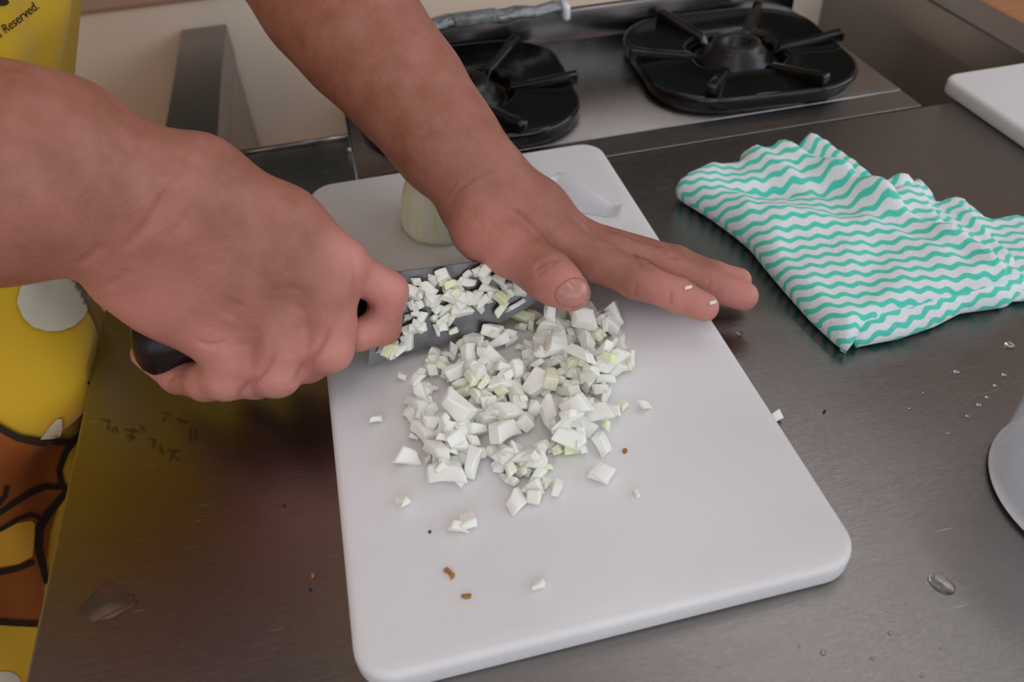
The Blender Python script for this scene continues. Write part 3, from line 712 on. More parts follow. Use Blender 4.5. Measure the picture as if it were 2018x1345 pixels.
cR = [([(352, 345), (318, 400), (285, 450), (238, 500)], .0016, 10), ([(372, 350), (330, 412), (290, 462)], .0008, 8), ([(410, 365), (368, 425), (330, 475)], .0004, 8),
      ([(205, 480), (175, 510), (150, 528)], .0012, 9), ([(262, 530), (232, 556), (205, 566)], .0010, 9),
      ([(384, 668), (405, 680), (428, 681), (446, 670)], .0012, 5), ([(325, 775), (328, 752), (346, 735)], .0011, 5),
      ([(692, 490), (703, 545), (700, 600)], .0008, 8), ([(742, 607), (722, 607), (705, 600)], .0008, 5),
      ([(545, 690), (528, 718), (498, 752), (468, 790)], .0020, 7), ([(655, 640), (640, 665), (610, 710), (575, 765)], .0018, 7), ([(440, 690), (480, 680), (510, 690)], .0006, 10), ([(580, 640), (600, 655), (640, 640)], .0005, 12),
      ([(468, 590), (452, 632)], .0012, 18), ([(588, 560), (572, 612)], .0011, 18), ([(495, 640), (500, 690)], .0008, 14), ([(596, 600), (604, 660)], .0008, 14)]
cL = [([(885, 400), (905, 372), (935, 350), (985, 330)], .0009, 4), ([(872, 395), (895, 365), (940, 342), (975, 326)], .0005, 4),
      ([(1000, 412), (1030, 430), (1045, 452), (1066, 476)], .0018, 8),
      ([(1052, 540), (1062, 520), (1085, 512), (1108, 512)], .0012, 4.5), ([(1058, 530), (1070, 522), (1098, 520)], .0009, 4), ([(1053, 548), (1066, 536), (1080, 530)], .0008, 4),
      ([(1243, 498), (1262, 520), (1292, 532)], .0010, 4.5), ([(1258, 512), (1284, 518)], .0008, 4), ([(1298, 493), (1318, 508), (1334, 505)], .0010, 4.5),
      ([(1254, 556), (1249, 592)], .0010, 4.5), ([(1322, 572), (1316, 606)], .0010, 4.5), ([(1400, 548), (1392, 575)], .0006, 4)]
for (x, y) in ((940, 430), (975, 445), (1000, 440)): cL.append(([(x - 20, y - 20), (x + 14, y + 18)], .00028, 4))
vR = crease(vR, nR, cR); vL = crease(vL, nL, cL)
# torso under the shirt (coarser), neck stump
T0, T1, T2 = np.array([-0.405, 0.52, -0.05]), np.array([-0.315, 0.52, 0.20]), np.array([-0.245, 0.52, 0.44])
XA = np.array([1.0, 0, 0])
def sd_torso(p, g=0.0):
    d = cone(p, T0, T1, 0.155 + g, 0.150 + g, XA, 0.66)
    d = smin(d, cone(p, T1, T2, 0.150 + g, 0.135 + g, XA, 0.66), 0.05)
    d = smin(d, cone(p, SH_R + (0, .03, 0), SH_L - (0, .03, 0), 0.06 + g, 0.06 + g), 0.06)
    return d
def sd_trunk(p):
    d = sd_torso(p, -0.012)
    return smin(d, cone(p, (-0.24, 0.52, 0.50), (-0.17, 0.52, 0.60), 0.058, 0.056), 0.05)
vT, fT = isosurface(sd_trunk, (-0.58, 0.20, -0.30), (0.02, 0.84, 0.70), 0.009)
HD = np.array([-0.115, 0.52, 0.70])                     # head bent over the board (above the frame)
def sd_head(p):
    d = cone(p, HD + (-.02, 0, .02), HD + (.025, 0, -.055), 0.088, 0.058)
    d = smin(d, cone(p, HD + (.065, 0, -.02), HD + (.088, 0, -.045), 0.010, 0.013), 0.015)      # nose
    d = smin(d, cone(p, HD + (.055, -.02, -.085), HD + (.055, .02, -.085), 0.009, 0.009), 0.012)  # mouth
    for s in (-1, 1):
        d = smin(d, cone(p, HD + (-.01, s * .083, .01), HD + (0, s * .080, -.03), 0.013, 0.010), 0.008)   # ears
        d = np.maximum(d, -(cone(p, HD + (.080, s * .032, .0), HD + (.080, s * .030, .001), 0.013, 0.012)))
    return smin(d, cone(p, (-0.19, 0.52, 0.57), HD - (.02, 0, .04), 0.056, 0.055), 0.03)
vH, fH = isosurface(sd_head, HD - 0.19, HD + 0.15, 0.006)
parts = [(vR, fR), (vL, fL), (vT, fT), (vH, fH)]
allv = np.concatenate([a for a, _ in parts]); offs = np.cumsum([0] + [len(a) for a, _ in parts])
allf = np.concatenate([f_ + o_ for (_, f_), o_ in zip(parts, offs)])
# pinker skin on fingertips, knuckles and palm heel
red = np.zeros(len(allv))
spots = [(P(u, v, d), s) for u, v, d, s in ((1395, 610, .43, .022), (1470, 586, .45, .020), (1460, 553, .47, .018), (1330, 590, .432, .018), (1126, 577, .405, .016), (955, 500, .42, .022), (705, 664, .40, .022), (766, 575, .40, .020),
         (690, 500, .388, .016), (440, 760, .385, .026), (535, 755, .383, .022), (655, 705, .384, .020), (300, 720, .41, .025), (260, 560, .362, .034), (420, 655, .378, .022))]
for c_, s in spots: red = np.maximum(red, np.exp(-((allv - c_) ** 2).sum(1) / s ** 2))
SK1 = NT('skin'); SK1.set(Roughness=0.46, Subsurface_Weight=0.22, Subsurface_Scale=0.006, IOR=1.4)
SK1.b.inputs['Subsurface Radius'].default_value = (1.0, 0.35, 0.2)
vv = SK1.coord(); at = SK1.n('ShaderNodeAttribute', attribute_name='redness')
n1 = SK1.noise(vv, 55, 5, 0.6); n2 = SK1.noise(vv, 380, 3, 0.6)
c1 = SK1.ramp(n1, [(0.3, lin(150, 94, 74)), (0.68, lin(176, 118, 104))])
c1 = SK1.mix(SK1.math('MULTIPLY', n2, 0.3), c1, lin(142, 84, 70))
c1 = SK1.mix(SK1.math('MULTIPLY', at.outputs['Fac'], 0.8), c1, lin(214, 144, 134))
SK1.l(c1, SK1.b.inputs['Base Color'])
vo = SK1.n('ShaderNodeTexVoronoi', feature='DISTANCE_TO_EDGE'); vo.inputs['Scale'].default_value = 620; SK1.l(vv, vo.inputs['Vector'])
b1 = SK1.bump(vo.outputs['Distance'], 0.32, 0.0007)
b1 = SK1.bump(n2, 0.28, 0.0010, b1)
wv = SK1.noise(SK1.coord('Object', (1, 1, 1)), 130, 5, 0.7)
b1 = SK1.bump(wv, 0.22, 0.0018, b1)
SKIN = SK1.m
person = empty('person', (-0.40, 0.52, FZ)); tag(person, 'person in a yellow printed apron chopping onion with both bare arms over the board', 'person')
me = bpy.data.meshes.new('body'); me.from_pydata(allv.tolist(), [], allf.tolist()); me.update()
a_ = me.attributes.new('redness', 'FLOAT', 'POINT'); a_.data.foreach_set('value', red.astype(np.float32))
body = link_mesh('body', me, SKIN); child(body, person)
tree = BVHTree.FromPolygons(allv.tolist(), allf.tolist())

def px_patch(name, px, step, bvh, off, mat, parent, bulge=0.0, rot=0):
    """flat print or nail: an outline measured in the photograph, laid on the surface behind it"""
    poly = []
    for i in range(len(px)):
        a, b = np.array(px[i], float), np.array(px[(i + 1) % len(px)], float); n = max(1, int(np.linalg.norm(b - a) / step))
        for k in range(n): poly.append(tuple(a + (b - a) * k / n))
    vin = [Vector(p) for p in poly]; ne = len(vin); pa = np.array(poly)
    x = pa[:, 0].min()
    while x < pa[:, 0].max():
        y = pa[:, 1].min()
        while y < pa[:, 1].max():
            if in_poly(x, y, poly) and np.min(np.hypot(pa[:, 0] - x, pa[:, 1] - y)) > step * 0.6: vin.append(Vector((x, y)))
            y += step
        x += step
    vo_, _, fo, *_ = delaunay_2d_cdt(vin, [(i, (i + 1) % ne) for i in range(ne)], [], 1, 1e-4)
    vs = []; ok = []
    for p in vo_:
        r = Vector(ray(p[0], p[1])).normalized(); h = bvh.ray_cast(Vector(CAM), r)
        if h[0] is None: vs.append(Vector((0, 0, 0))); ok.append(False); continue
        nrm = h[1] if h[1].dot(r) < 0 else -h[1]
        d = float(np.min(np.hypot(pa[:, 0] - p[0], pa[:, 1] - p[1])))
        vs.append(h[0] + nrm * (off + bulge * min(1, d / (3 * step)))); ok.append(True)
    fs = [f for f in fo if all(ok[i] for i in f)]
    used = sorted({i for f in fs for i in f}); mp = {u: i for i, u in enumerate(used)}
    o = mesh(name, [vs[i] for i in used], [tuple(mp[i] for i in f) for f in fs], mat)
    if parent is not None: child(o, parent)
    return o
NAIL = plain('fingernail', (186, 124, 114), 0.3, var=0.04, scale=90, Coat_Weight=0.2)
nl = px_patch('thumbnail', [(1096, 590), (1094, 578), (1100, 567), (1110, 558), (1124, 550), (1138, 549), (1150, 553), (1157, 562), (1160, 576), (1156, 590), (1146, 600), (1130, 605), (1114, 603), (1103, 598)], 4.0, tree, 0.00005, NAIL, body, 0.0003)
nl.location = (0, 0, 0)
md = nl.modifiers.new('thickness', 'SOLIDIFY'); md.thickness = 0.0006; md.offset = -1
HAIR = plain('dark_hair', (30, 24, 20), 0.5, var=0.3, scale=200)
def sd_hair(p): return np.maximum(cone(p, HD + (-.03, 0, .025), HD + (.008, 0, 0.0), 0.099, 0.088), -cone(p, HD + (.11, 0, -.10), HD + (.10, 0, -.02), 0.10, 0.075))
vh, fh = isosurface(sd_hair, HD - 0.17, HD + 0.17, 0.008); o = mesh('hair', vh, fh, HAIR); child(o, person)

# clothing
SHIRT = plain('grey_shirt', (96, 96, 98), 0.85, var=0.05, scale=300)
def sd_shirt(p):
    d = sd_torso(p, 0.0)
    d = smin(d, cone(p, SH_R, SH_R + (EL_R - SH_R) * 0.55, 0.066, 0.062), 0.03)
    d = smin(d, cone(p, SH_L, SH_L + (EL_L - SH_L) * 0.45, 0.064, 0.060), 0.03)
    return d
vS, fS = isosurface(sd_shirt, (-0.60, 0.15, -0.32), (0.06, 0.88, 0.62), 0.009)
o = mesh('shirt', vS, fS, SHIRT); child(o, person)
TR = plain('dark_trousers', (44, 46, 54), 0.85)
def sd_legs(p):
    d = cone(p, (-0.42, 0.52, -0.05), (-0.42, 0.52, -0.12), 0.145, 0.145, XA, 0.8)
    for s in (-1, 1):
        d = smin(d, cone(p, (-0.42, 0.52 + s * .075, -0.14), (-0.42, 0.52 + s * .09, -0.46), 0.085, 0.062), 0.03)
        d = smin(d, cone(p, (-0.42, 0.52 + s * .09, -0.46), (-0.43, 0.52 + s * .10, -0.80), 0.062, 0.046), 0.03)
    return d
vS, fS = isosurface(sd_legs, (-0.60, 0.32, -0.88), (-0.24, 0.72, 0.12), 0.011); o = mesh('trousers', vS, fS, TR); child(o, person)
for s in (-1, 1):
    sd_ = lambda p: smin(cone(p, (-0.45, 0.52 + s * .10, -0.80), (-0.30, 0.52 + s * .105, -0.815), 0.043, 0.034), cone(p, (-0.43, 0.52 + s * .10, -0.79), (-0.43, 0.52 + s * .10, -0.75), 0.046, 0.050), 0.02)
    vS, fS = isosurface(lambda p: np.maximum(sd_(p), FZ + 0.0008 - p[:, 2]), (-0.53, 0.52 + s * .10 - .08, -0.87), (-0.22, 0.52 + s * .10 + .08, -0.68), 0.007); o = mesh('shoe', vS, fS, plain('dark_shoe', (34, 32, 32), 0.5)); child(o, person)

# ---------------------------------------------------------------- apron: one swept cloth round the front of the trunk
AP = NT('yellow_apron'); AP.set(Roughness=0.8, Sheen_Weight=0.15)
vv = AP.coord('UV', (1, 1, 1)); ck = AP.n('ShaderNodeTexChecker'); ck.inputs['Scale'].default_value = 900; AP.l(vv, ck.inputs['Vector'])
n1 = AP.noise(AP.coord(), 8, 3)
AP.l(AP.mix(AP.math('MULTIPLY', ck.outputs['Fac'], 0.12), AP.ramp(n1, [(0.3, lin(216, 172, 22)), (0.7, lin(224, 182, 32))]), lin(190, 144, 8)), AP.b.inputs['Base Color'])
AP.bump(ck.outputs['Fac'], 0.15, 0.0005); AP = AP.m
# profile of the apron front (centre x, half depth, half width) against height
prof = [(-0.46, -0.400, 0.160, 0.200), (-0.20, -0.385, 0.150, 0.195), (-0.06, -0.368, 0.135, 0.188), (0.0, -0.352, 0.128, 0.180), (0.035, -0.338, 0.124, 0.175), (0.08, -0.306, 0.122, 0.172), (0.16, -0.262, 0.121, 0.170), (0.24, -0.246, 0.118, 0.162), (0.34, -0.205, 0.112, 0.140), (0.47, -0.150, 0.104, 0.115)]
pz = np.array([q[0] for q in prof])
def apron_pt(th, z):
    cx, a, b = [float(np.interp(z, pz, [q[k] for q in prof])) for k in (1, 2, 3)]
    fold = 0.004 * math.sin(9 * th + 3 * z) * math.sin(14 * z + 1) + 0.003 * math.sin(17 * th - 12 * z)
    if z < 0.02: fold += 0.006 * math.sin(11 * th + 0.6) * min(1, (0.02 - z) / 0.2)
    if BULGE: 
        for (t0, z0, st_, sz_, am) in BULGE: fold += am * math.exp(-((th - t0) / st_) ** 2 - ((z - z0) / sz_) ** 2)
    x = cx + (a + fold) * math.cos(th)
    if z < 0.012: x = min(x, -0.1765 + 0.05 * sm01(z / 0.012))      # rests against the worktop edge
    return (x, 0.52 + (b + fold) * math.sin(th), z)
BULGE = [(-0.56, -0.01, 0.30, 0.060, 0.080)]
NTH, NZ = 150, 190
vs = []; uvs = []
for i in range(NZ + 1):
    z = -0.46 + 0.93 * i / NZ
    w = 1.9 if z < 0.22 else 1.9 - 1.0 * sm01((z - 0.22) / 0.12)
    for j in range(NTH + 1):
        th = -w + 2 * w * j / NTH
        vs.append(apron_pt(th, z)); uvs.append((th * 0.16, z))
fs = [(i * (NTH + 1) + j, i * (NTH + 1) + j + 1, (i + 1) * (NTH + 1) + j + 1, (i + 1) * (NTH + 1) + j) for i in range(NZ) for j in range(NTH)]
apron = mesh('apron', vs, fs, AP); apron['label'] = 'yellow printed apron'
ul = apron.data.uv_layers.new(name='UVMap'); lv = np.zeros(len(apron.data.loops), dtype=np.int32); apron.data.loops.foreach_get('vertex_index', lv)
ul.data.foreach_set('uv', np.array(uvs, dtype=np.float32)[lv].ravel())
md = apron.modifiers.new('thickness', 'SOLIDIFY'); md.thickness = 0.0016; md.offset = -1
child(apron, person)
abvh = BVHTree.FromPolygons([tuple(v) for v in vs], fs)
DOT = plain('white_print', (214, 208, 188), 0.8, var=0.03)
BRN = plain('brown_print', (150, 82, 26), 0.8, var=0.06)
BLKP = plain('black_print', (34, 24, 18), 0.8)
GOLD = plain('gold_print', (222, 168, 52), 0.8, var=0.05)
REDP = plain('red_print', (150, 34, 30), 0.7)
def print_on(name, px, off, mat, step=9.0):
    o = px_patch(name, px, step, abvh, off, mat, None); o.parent = apron; o.location = (0, 0, 0); return o
def oval(cx, cy, rx, ry, rot=0, n=28):
    return [(cx + rx * math.cos(a) * math.cos(rot) - ry * math.sin(a) * math.sin(rot), cy + rx * math.cos(a) * math.sin(rot) + ry * math.sin(a) * math.cos(rot)) for a in [2 * math.pi * k / n for k in range(n)]]
def band(pts, w):                                       # a drawn line as a closed outline
    pts = [np.array(p, float) for p in pts]; L, Rr = [], []
    for i, p in enumerate(pts):
        d = pts[min(i + 1, len(pts) - 1)] - pts[max(i - 1, 0)]; d /= np.linalg.norm(d); n = np.array([-d[1], d[0]]) * (w[i] if isinstance(w, (list, tuple)) else w) / 2
        L.append(tuple(p + n)); Rr.append(tuple(p - n))
    return L + Rr[::-1]
print_on('polka_dot', [(32, 598), (36, 570), (48, 548), (68, 532), (96, 526), (126, 526), (150, 536), (166, 554), (173, 580), (170, 608), (160, 630), (142, 646), (116, 655), (90, 655), (64, 646), (44, 626)], 0.0018, DOT, 6.0)
print_on('polka_dot', [(78, 862), (96, 838), (112, 822), (120, 822), (120, 842), (114, 860)], 0.0018, DOT, 6.0)
print_on('polka_dot', oval(8, 1345, 32, 22), 0.0006, DOT)
# brown printed shape with dark drawn outlines and a golden oval, lower left
print_on('print_patch', [(-60, 800), (0, 838), (40, 858), (80, 868), (118, 870), (136, 876), (122, 900), (112, 930), (116, 958), (128, 968), (112, 1000), (96, 1050), (90, 1100), (84, 1160), (80, 1225), (40, 1232), (-60, 1228)], 0.0012, BRN)
for ln, w in (([(-60, 800), (0, 838), (36, 858), (80, 868), (140, 872)], 13), ([(150, 858), (126, 888), (112, 925), (116, 950), (124, 962)], 12),
              ([(132, 962), (112, 986), (90, 1012), (72, 1040), (70, 1078), (80, 1116), (88, 1150)], [12, 14, 16, 18, 16, 14, 10]), ([(116, 960), (84, 958), (52, 972), (22, 990), (-10, 1012)], 11), ([(10, 955), (6, 975), (-14, 1000)], 10),
              ([(-30, 1055), (0, 1040), (30, 1022), (56, 1014), (72, 1020)], 8), ([(-40, 1128), (0, 1126), (34, 1118), (62, 1106)], 11), ([(-40, 1222), (20, 1226), (72, 1228)], 12), ([(150, 862), (160, 840), (166, 800), (172, 770)], 8)):
    print_on('print_outline', band(ln, w), 0.0022, BLKP, 6.0)
print_on('print_oval', [(-30, 1060), (4, 1044), (30, 1030), (58, 1026), (66, 1034), (64, 1064), (60, 1096), (34, 1110), (0, 1116), (-30, 1118)], 0.0017, GOLD)
for a in (((172, 758), (188, 742), (206, 738)), ((206, 738), (200, 752), (178, 766))): print_on('print_outline', band(a, 9), 0.0012, BLKP, 5.0)
for a in (((212, 628), (206, 646), (200, 658)), ((222, 612), (216, 622)), ((228, 622), (232, 638)), ((236, 640), (226, 648)), ((196, 672), (210, 664)), ((192, 684), (206, 676)), ((190, 690), (204, 684)), ((188, 712), (180, 728))):
    print_on('print_mark', band(a, 4), 0.0010, BLKP, 4.0)
# upper left: lettering, a dark print edge, a red mark
print_on('print_patch', oval(2, 4, 12, 7), 0.001, BLKP, 5.0)
print_on('print_mark', band([(164, 112), (168, 132), (174, 146), (176, 156)], [3, 5, 7, 8]), 0.001, REDP, 3.0)
print_on('print_mark', band([(163, 153), (170, 157), (178, 160)], [4, 8, 6]), 0.0012, REDP, 3.0)
fc = bpy.data.curves.new('letters', 'FONT'); fc.body = 'ts Reserved.'; fc.size = 1.0; fc.resolution_u = 3
fo_ = bpy.data.objects.new('letters', fc); C.objects.link(fo_); bpy.context.view_layer.update()
fm = bpy.data.meshes.new_from_object(fo_.evaluated_get(bpy.context.evaluated_depsgraph_get())); bpy.data.objects.remove(fo_)
bm = bmesh.new(); bm.from_mesh(fm); bmesh.ops.triangulate(bm, faces=bm.faces[:])
lw = max(v.co.x for v in bm.verts)
O_, X_ = np.array([-6.0, 80.0]), np.array([78.0, 16.0]); ex = (X_ - O_) / lw; sz = np.linalg.norm(ex); ey = np.array([ex[1], -ex[0]]) / sz * sz * 1.0
for v in bm.verts:
    q = O_ + ex * v.co.x + ey * v.co.y * 1.25 + ex * v.co.y * 0.12
    r = Vector(ray(q[0], q[1])).normalized(); h = abvh.ray_cast(Vector(CAM), r)
    if h[0] is not None: v.co = h[0] - r * 0.0012
bm.to_mesh(fm); bm.free()
lt = bpy.data.objects.new('printed_lettering', fm); C.objects.link(lt); fm.materials.clear(); fm.materials.append(BLKP); lt.parent = apron
# dots on the front, out of the photo but mirrored in the steel
def dot_at(th0, z0, r):
    vs_, n = [], 24
    for k in range(n): a = 2 * math.pi * k / n; vs_.append(apron_pt(th0 + r * math.cos(a) / 0.14, z0 + r * math.sin(a)))
    c = np.array(apron_pt(th0, z0)); vs_ = [np.array(v) for v in vs_]
    nrm = np.array([math.cos(th0), math.sin(th0), 0.0])
    o = mesh('polka_dot', [v + nrm * 0.0012 for v in vs_] + [c + nrm * 0.0012], [(k, (k + 1) % n, n) for k in range(n)], DOT); o.parent = apron
for th0, z0, r in ((0.25, 0.17, 0.022), (0.75, 0.10, 0.022), (0.1, 0.06, 0.02), (-0.1, 0.27, 0.022), (0.5, 0.26, 0.022), (-0.05, 0.36, 0.02)): dot_at(th0, z0, r)
# ---------------------------------------------------------------- knife
BL = NT('blade_steel'); BL.set(Metallic=1.0, Roughness=0.3)
vv = BL.coord('Object', (1, 1, 1)); g = BL.noise(vv, 120, 3)
BL.l(BL.ramp(g, [(0.3, lin(86, 81, 81)), (0.7, lin(106, 101, 101))]), BL.b.inputs['Base Color'])
BL.bump(BL.noise(BL.coord('Object', (8, 90, 90)), 20, 3), 0.06, 0.0005); BL = BL.m
HN = NT('dark_rosewood'); HN.set(Roughness=0.3, Specular_IOR_Level=0.3)
gv = HN.coord('Object', (5, 60, 60)); HN.l(HN.ramp(HN.noise(gv, 9, 5), [(0.35, lin(14, 9, 10)), (0.7, lin(46, 18, 18))]), HN.b.inputs['Base Color']); HN = HN.m
ko = on_blade(760, 620)
KM = np.stack([KA, KD, KN], 1)                          # local x = towards tip, y = towards edge, z = face normal
knife = empty('kitchen_knife', (0, 0, 0)); tag(knife, 'steel kitchen knife with dark wooden handle gripped in the right hand', 'knife')
Mk = Matrix.Identity(4)
for i in range(3):
    for j in range(3): Mk[i][j] = KM[i, j]
    Mk[i][3] = ko[i]
knife.matrix_world = Mk
def kl(p): return KM.T @ (p - ko)                       # world -> knife
out = [kl(on_blade(u, v))[:2] for u, v in ((742, 541), (805, 533), (960, 513), (1060, 500.5), (1120, 500), (1150, 512), (1143, 530), (1120, 556), (1095, 575), (1065, 590), (1030, 612), (980, 640), (925, 662), (865, 681), (800, 701), (725, 722))]
bm = bmesh.new(); th = 0.0010
cxy = np.mean(out, axis=0)
spine = [0, 1, 2, 3, 4]
vsf = []; 
for s in (1, -1): vsf.append([bm.verts.new((x, y, s * (th if i in spine else 0.00022))) for i, (x, y) in enumerate(out)])
n = len(out)
bm.faces.new(vsf[0]); bm.faces.new(vsf[1][::-1])
for i in range(n): bm.faces.new((vsf[0][i], vsf[1][i], vsf[1][(i + 1) % n], vsf[0][(i + 1) % n]))
bmesh.ops.triangulate(bm, faces=bm.faces[:])
blade = from_bm('blade', bm, BL, knife, False)
# handle: oval section, swelling towards a rounded butt
hb = kl(P(318, 672, 0.408)); ha = np.array([out[0][0] - 0.006, (out[0][1] + out[-1][1]) / 2 - 0.004, 0.0])
ax = ha - hb; Lh = np.linalg.norm(ax); ax /= Lh
s1 = np.cross((0, 0, 1), ax); s1 /= np.linalg.norm(s1); s2 = np.cross(ax, s1)
rings = []
for t, ra, rb in ((-0.128, .0, .0), (-0.125, .30, .30), (-0.115, .58, .58), (-0.095, .80, .80), (-0.06, .95, .95), (0.0, 1.0, 1.0), (0.25, .93, .93), (0.6, .82, .80), (0.9, .74, .72), (1.0, .70, .68)):
    c = hb + ax * Lh * t
    rings.append([tuple(c + s1 * max(ra, .02) * 0.0178 * math.cos(a) + s2 * max(rb, .02) * 0.0150 * math.sin(a)) for a in [2 * math.pi * k / 28 for k in range(28)]])
loft('handle', rings, HN, knife)
rings = []
for t, s in ((1.0, .76), (1.03, .76), (1.10, .70), (1.12, .55)):
    c = hb + ax * Lh * t
    rings.append([tuple(c + s1 * s * 0.0165 * math.cos(a) + s2 * s * 0.012 * math.sin(a)) for a in [2 * math.pi * k / 24 for k in range(24)]])
loft('ferrule', rings, plain('black_horn', (20, 18, 18), 0.3), knife)
# ---------------------------------------------------------------- chopped onion
def piece_mesh(i):                                     # wedge and sliver shapes cut from curved onion layers
    r = random.Random(100 + i); bm = bmesh.new()
    kx, ky, kz = r.uniform(.85, 1.7), r.uniform(.6, 1.05), r.uniform(.35, .75)
    bmesh.ops.create_cube(bm, size=1)
    sk = r.uniform(-.35, .35); tp = r.uniform(.35, 1.0); tq = r.uniform(.5, 1.0)
    for v in bm.verts:
        if v.co.x > 0: v.co.y *= tp
        if v.co.z > 0: v.co.x *= tq
        v.co.x += sk * v.co.y
        v.co = Vector((v.co.x * kx, v.co.y * ky, v.co.z * kz)) + Vector((r.uniform(-.16, .16), r.uniform(-.14, .14), r.uniform(-.10, .10)))
    bmesh.ops.subdivide_edges(bm, edges=[e for e in bm.edges if abs((e.verts[0].co - e.verts[1].co).x) > .35], cuts=2)
    bend = r.uniform(-.3, .3)
    for v in bm.verts: v.co.z += bend * v.co.x * v.co.x
    bmesh.ops.bevel(bm, geom=[e for e in bm.edges if e.calc_face_angle(0) > .6], offset=0.06, segments=1, affect='EDGES')
    me = bpy.data.meshes.new('onion_piece'); bmesh.ops.recalc_face_normals(bm, faces=bm.faces); bm.to_mesh(me); bm.free()
    me.materials.append(ON); return me
PM = [piece_mesh(i) for i in range(16)]
PR = [float(max(v.co.length for v in m_.vertices)) for m_ in PM]
HG = {}                                                 # height map, 1.5 mm cells
def drop(x, y, s, r, flat=False):
    k = r.randrange(len(PM)); m_ = PM[k]
    rot = Matrix.Rotation(r.uniform(0, 6.283), 3, 'Z') @ Matrix.Rotation(r.gauss(0, .35) if flat else r.uniform(-.9, .9), 3, 'X') @ Matrix.Rotation(r.gauss(0, .3) if flat else r.uniform(-.8, .8), 3, 'Y')
    co = [rot @ v.co * s for v in m_.vertices]
    zmin = min(c.z for c in co); zmax = max(c.z for c in co); rad = 0.42 * s
    cells = [(int((x + dx * .0015) / .0015 + 500), int((y + dy * .0015) / .0015)) for dx in range(-3, 4) for dy in range(-3, 4) if (dx * .0015) ** 2 + (dy * .0015) ** 2 < (rad + .0005) ** 2]
    hs = sorted(HG.get(c, TB) for c in cells)
    base = hs[int(len(hs) * 0.4)] if hs else TB
    z = base - zmin - (0.0004 if base > TB + 1e-5 else -0.0001)
    for c in cells: HG[c] = max(HG.get(c, TB), z + zmax * 0.6)
    return m_, (x, y, z), rot.to_euler(), s
heap = [(775, 770), (790, 860), (800, 905), (850, 945), (885, 935), (925, 948), (950, 930), (990, 962), (1030, 980), (1070, 965), (1095, 925), (1150, 920), (1185, 945), (1198, 885), (1215, 815), (1242, 770), (1250, 700), (1238, 640), (1195, 600), (1130, 590), (1060, 600), (1000, 640), (900, 672), (800, 712)]
clusters = [(860, 830, 60, 80), (880, 720, 80, 40), (950, 700, 70, 50), (1000, 760, 60, 70), (1070, 760, 60, 80), (1150, 800, 50, 70), (1160, 650, 60, 50), (1140, 740, 60, 50), (880, 880, 50, 50), (1030, 910, 50, 45), (1130, 850, 50, 60), (940, 800, 60, 70), (1040, 660, 80, 40), (1190, 720, 40, 60)]
ro = random.Random(11)
spots_h = []
while len(spots_h) < 350:
    c = ro.choice(clusters); u, v = ro.gauss(c[0], c[2] * .7), ro.gauss(c[1], c[3] * .7)
    if in_poly(u, v, heap): spots_h.append((u, v))
GH = 'diced onion heap on the cutting board'
lab_h = 'small white diced onion piece in the chopped heap on the cutting board'
filler_v, filler_f = [], []
for i, (u, v) in enumerate(spots_h):
    p = Z(u, v, TB + 0.004); s = ro.choice((.0036, .0046, .0054, .0062, .0068, .0076, .0088))
    m_, loc, eu, s = drop(p[0], p[1], s, ro)
    if i < 150:                                         # the buried lower layer, one countless mass
        b = len(filler_v); Rm = eu.to_matrix()
        filler_v += [Vector(loc) + Rm @ (w.co * s * 1.3) for w in m_.vertices]
        filler_f += [tuple(b + q for q in f_.vertices) for f_ in m_.polygons]
    else:
        o = link_mesh('onion_piece', m_, ON, None, False); o.location, o.rotation_euler, o.scale = loc, eu, (s, s, s)
        col_ = 'left' if u < 930 else 'middle' if u < 1080 else 'right'; row_ = 'far' if v < 720 else 'near' if v > 840 else 'central'
        tag(o, f'small diced onion piece in the {row_} {col_} part of the chopped heap', 'onion piece', f'diced onion, {row_} {col_} of the heap')
o = mesh('onion_mince', filler_v, filler_f, ON, None, False); tag(o, 'finely minced onion filling the bottom of the chopped heap', 'onion', kind='stuff')
named = [(1162, 838, .0125, 'large bright onion sliver at the right front of the heap'), (1142, 742, .0105, 'broad pale onion slab on the right of the heap, near the thumb tip'), (896, 752, .0125, 'long pale onion strip lying on the left of the heap'),
         (866, 905, .010, 'tall bright onion piece at the front left corner of the heap'), (932, 920, .0095, 'upright white onion block at the front of the heap'), (1018, 990, .0085, 'square onion piece lying front-most of the heap'), (1052, 985, .008, 'onion piece beside the front-most square one'),
         (1097, 962, .0085, 'round pale onion piece alone in front of the heap'), (1186, 938, .008, 'bright onion piece at the right front tip of the heap'), (1150, 560 + 25, .010, 'pale onion piece just under the left thumb tip'),
         (905, 1040, .0085, 'left half of the white onion pair lying alone below the heap'), (922, 1032, .0095, 'right half of the white onion pair lying alone below the heap'),
         (743, 827, .0050, 'small onion crumb alone left of the heap'), (796, 990, .0065, 'thin onion flake alone at the lower left of the heap'), (1272, 802, .0055, 'onion flake alone right of the heap on the board'), (1060, 1154, .0040, 'tiny onion crumb near the front edge of the board'),
         (1531, 824, .0048, 'onion crumb on the steel beside the right side of the board'), (1255, 970, .0028, 'minute onion crumb on the board right of the heap front')]
gm = bpy.data.materials.new
for u, v, s, lab in named:
    onb = u < 1500
    p = Z(u, v, TB + 0.002 if onb else 0.002)
    m_, loc, eu, s = drop(p[0], p[1], s, ro, True)
    if not onb: loc = (loc[0], loc[1], loc[2] - TB)
    o = link_mesh('onion_piece', m_, ON, None, False); o.location, o.rotation_euler, o.scale = loc, eu, (s, s, s * .8)
    tag(o, lab, 'onion piece', GH if v < 1000 and onb else None)
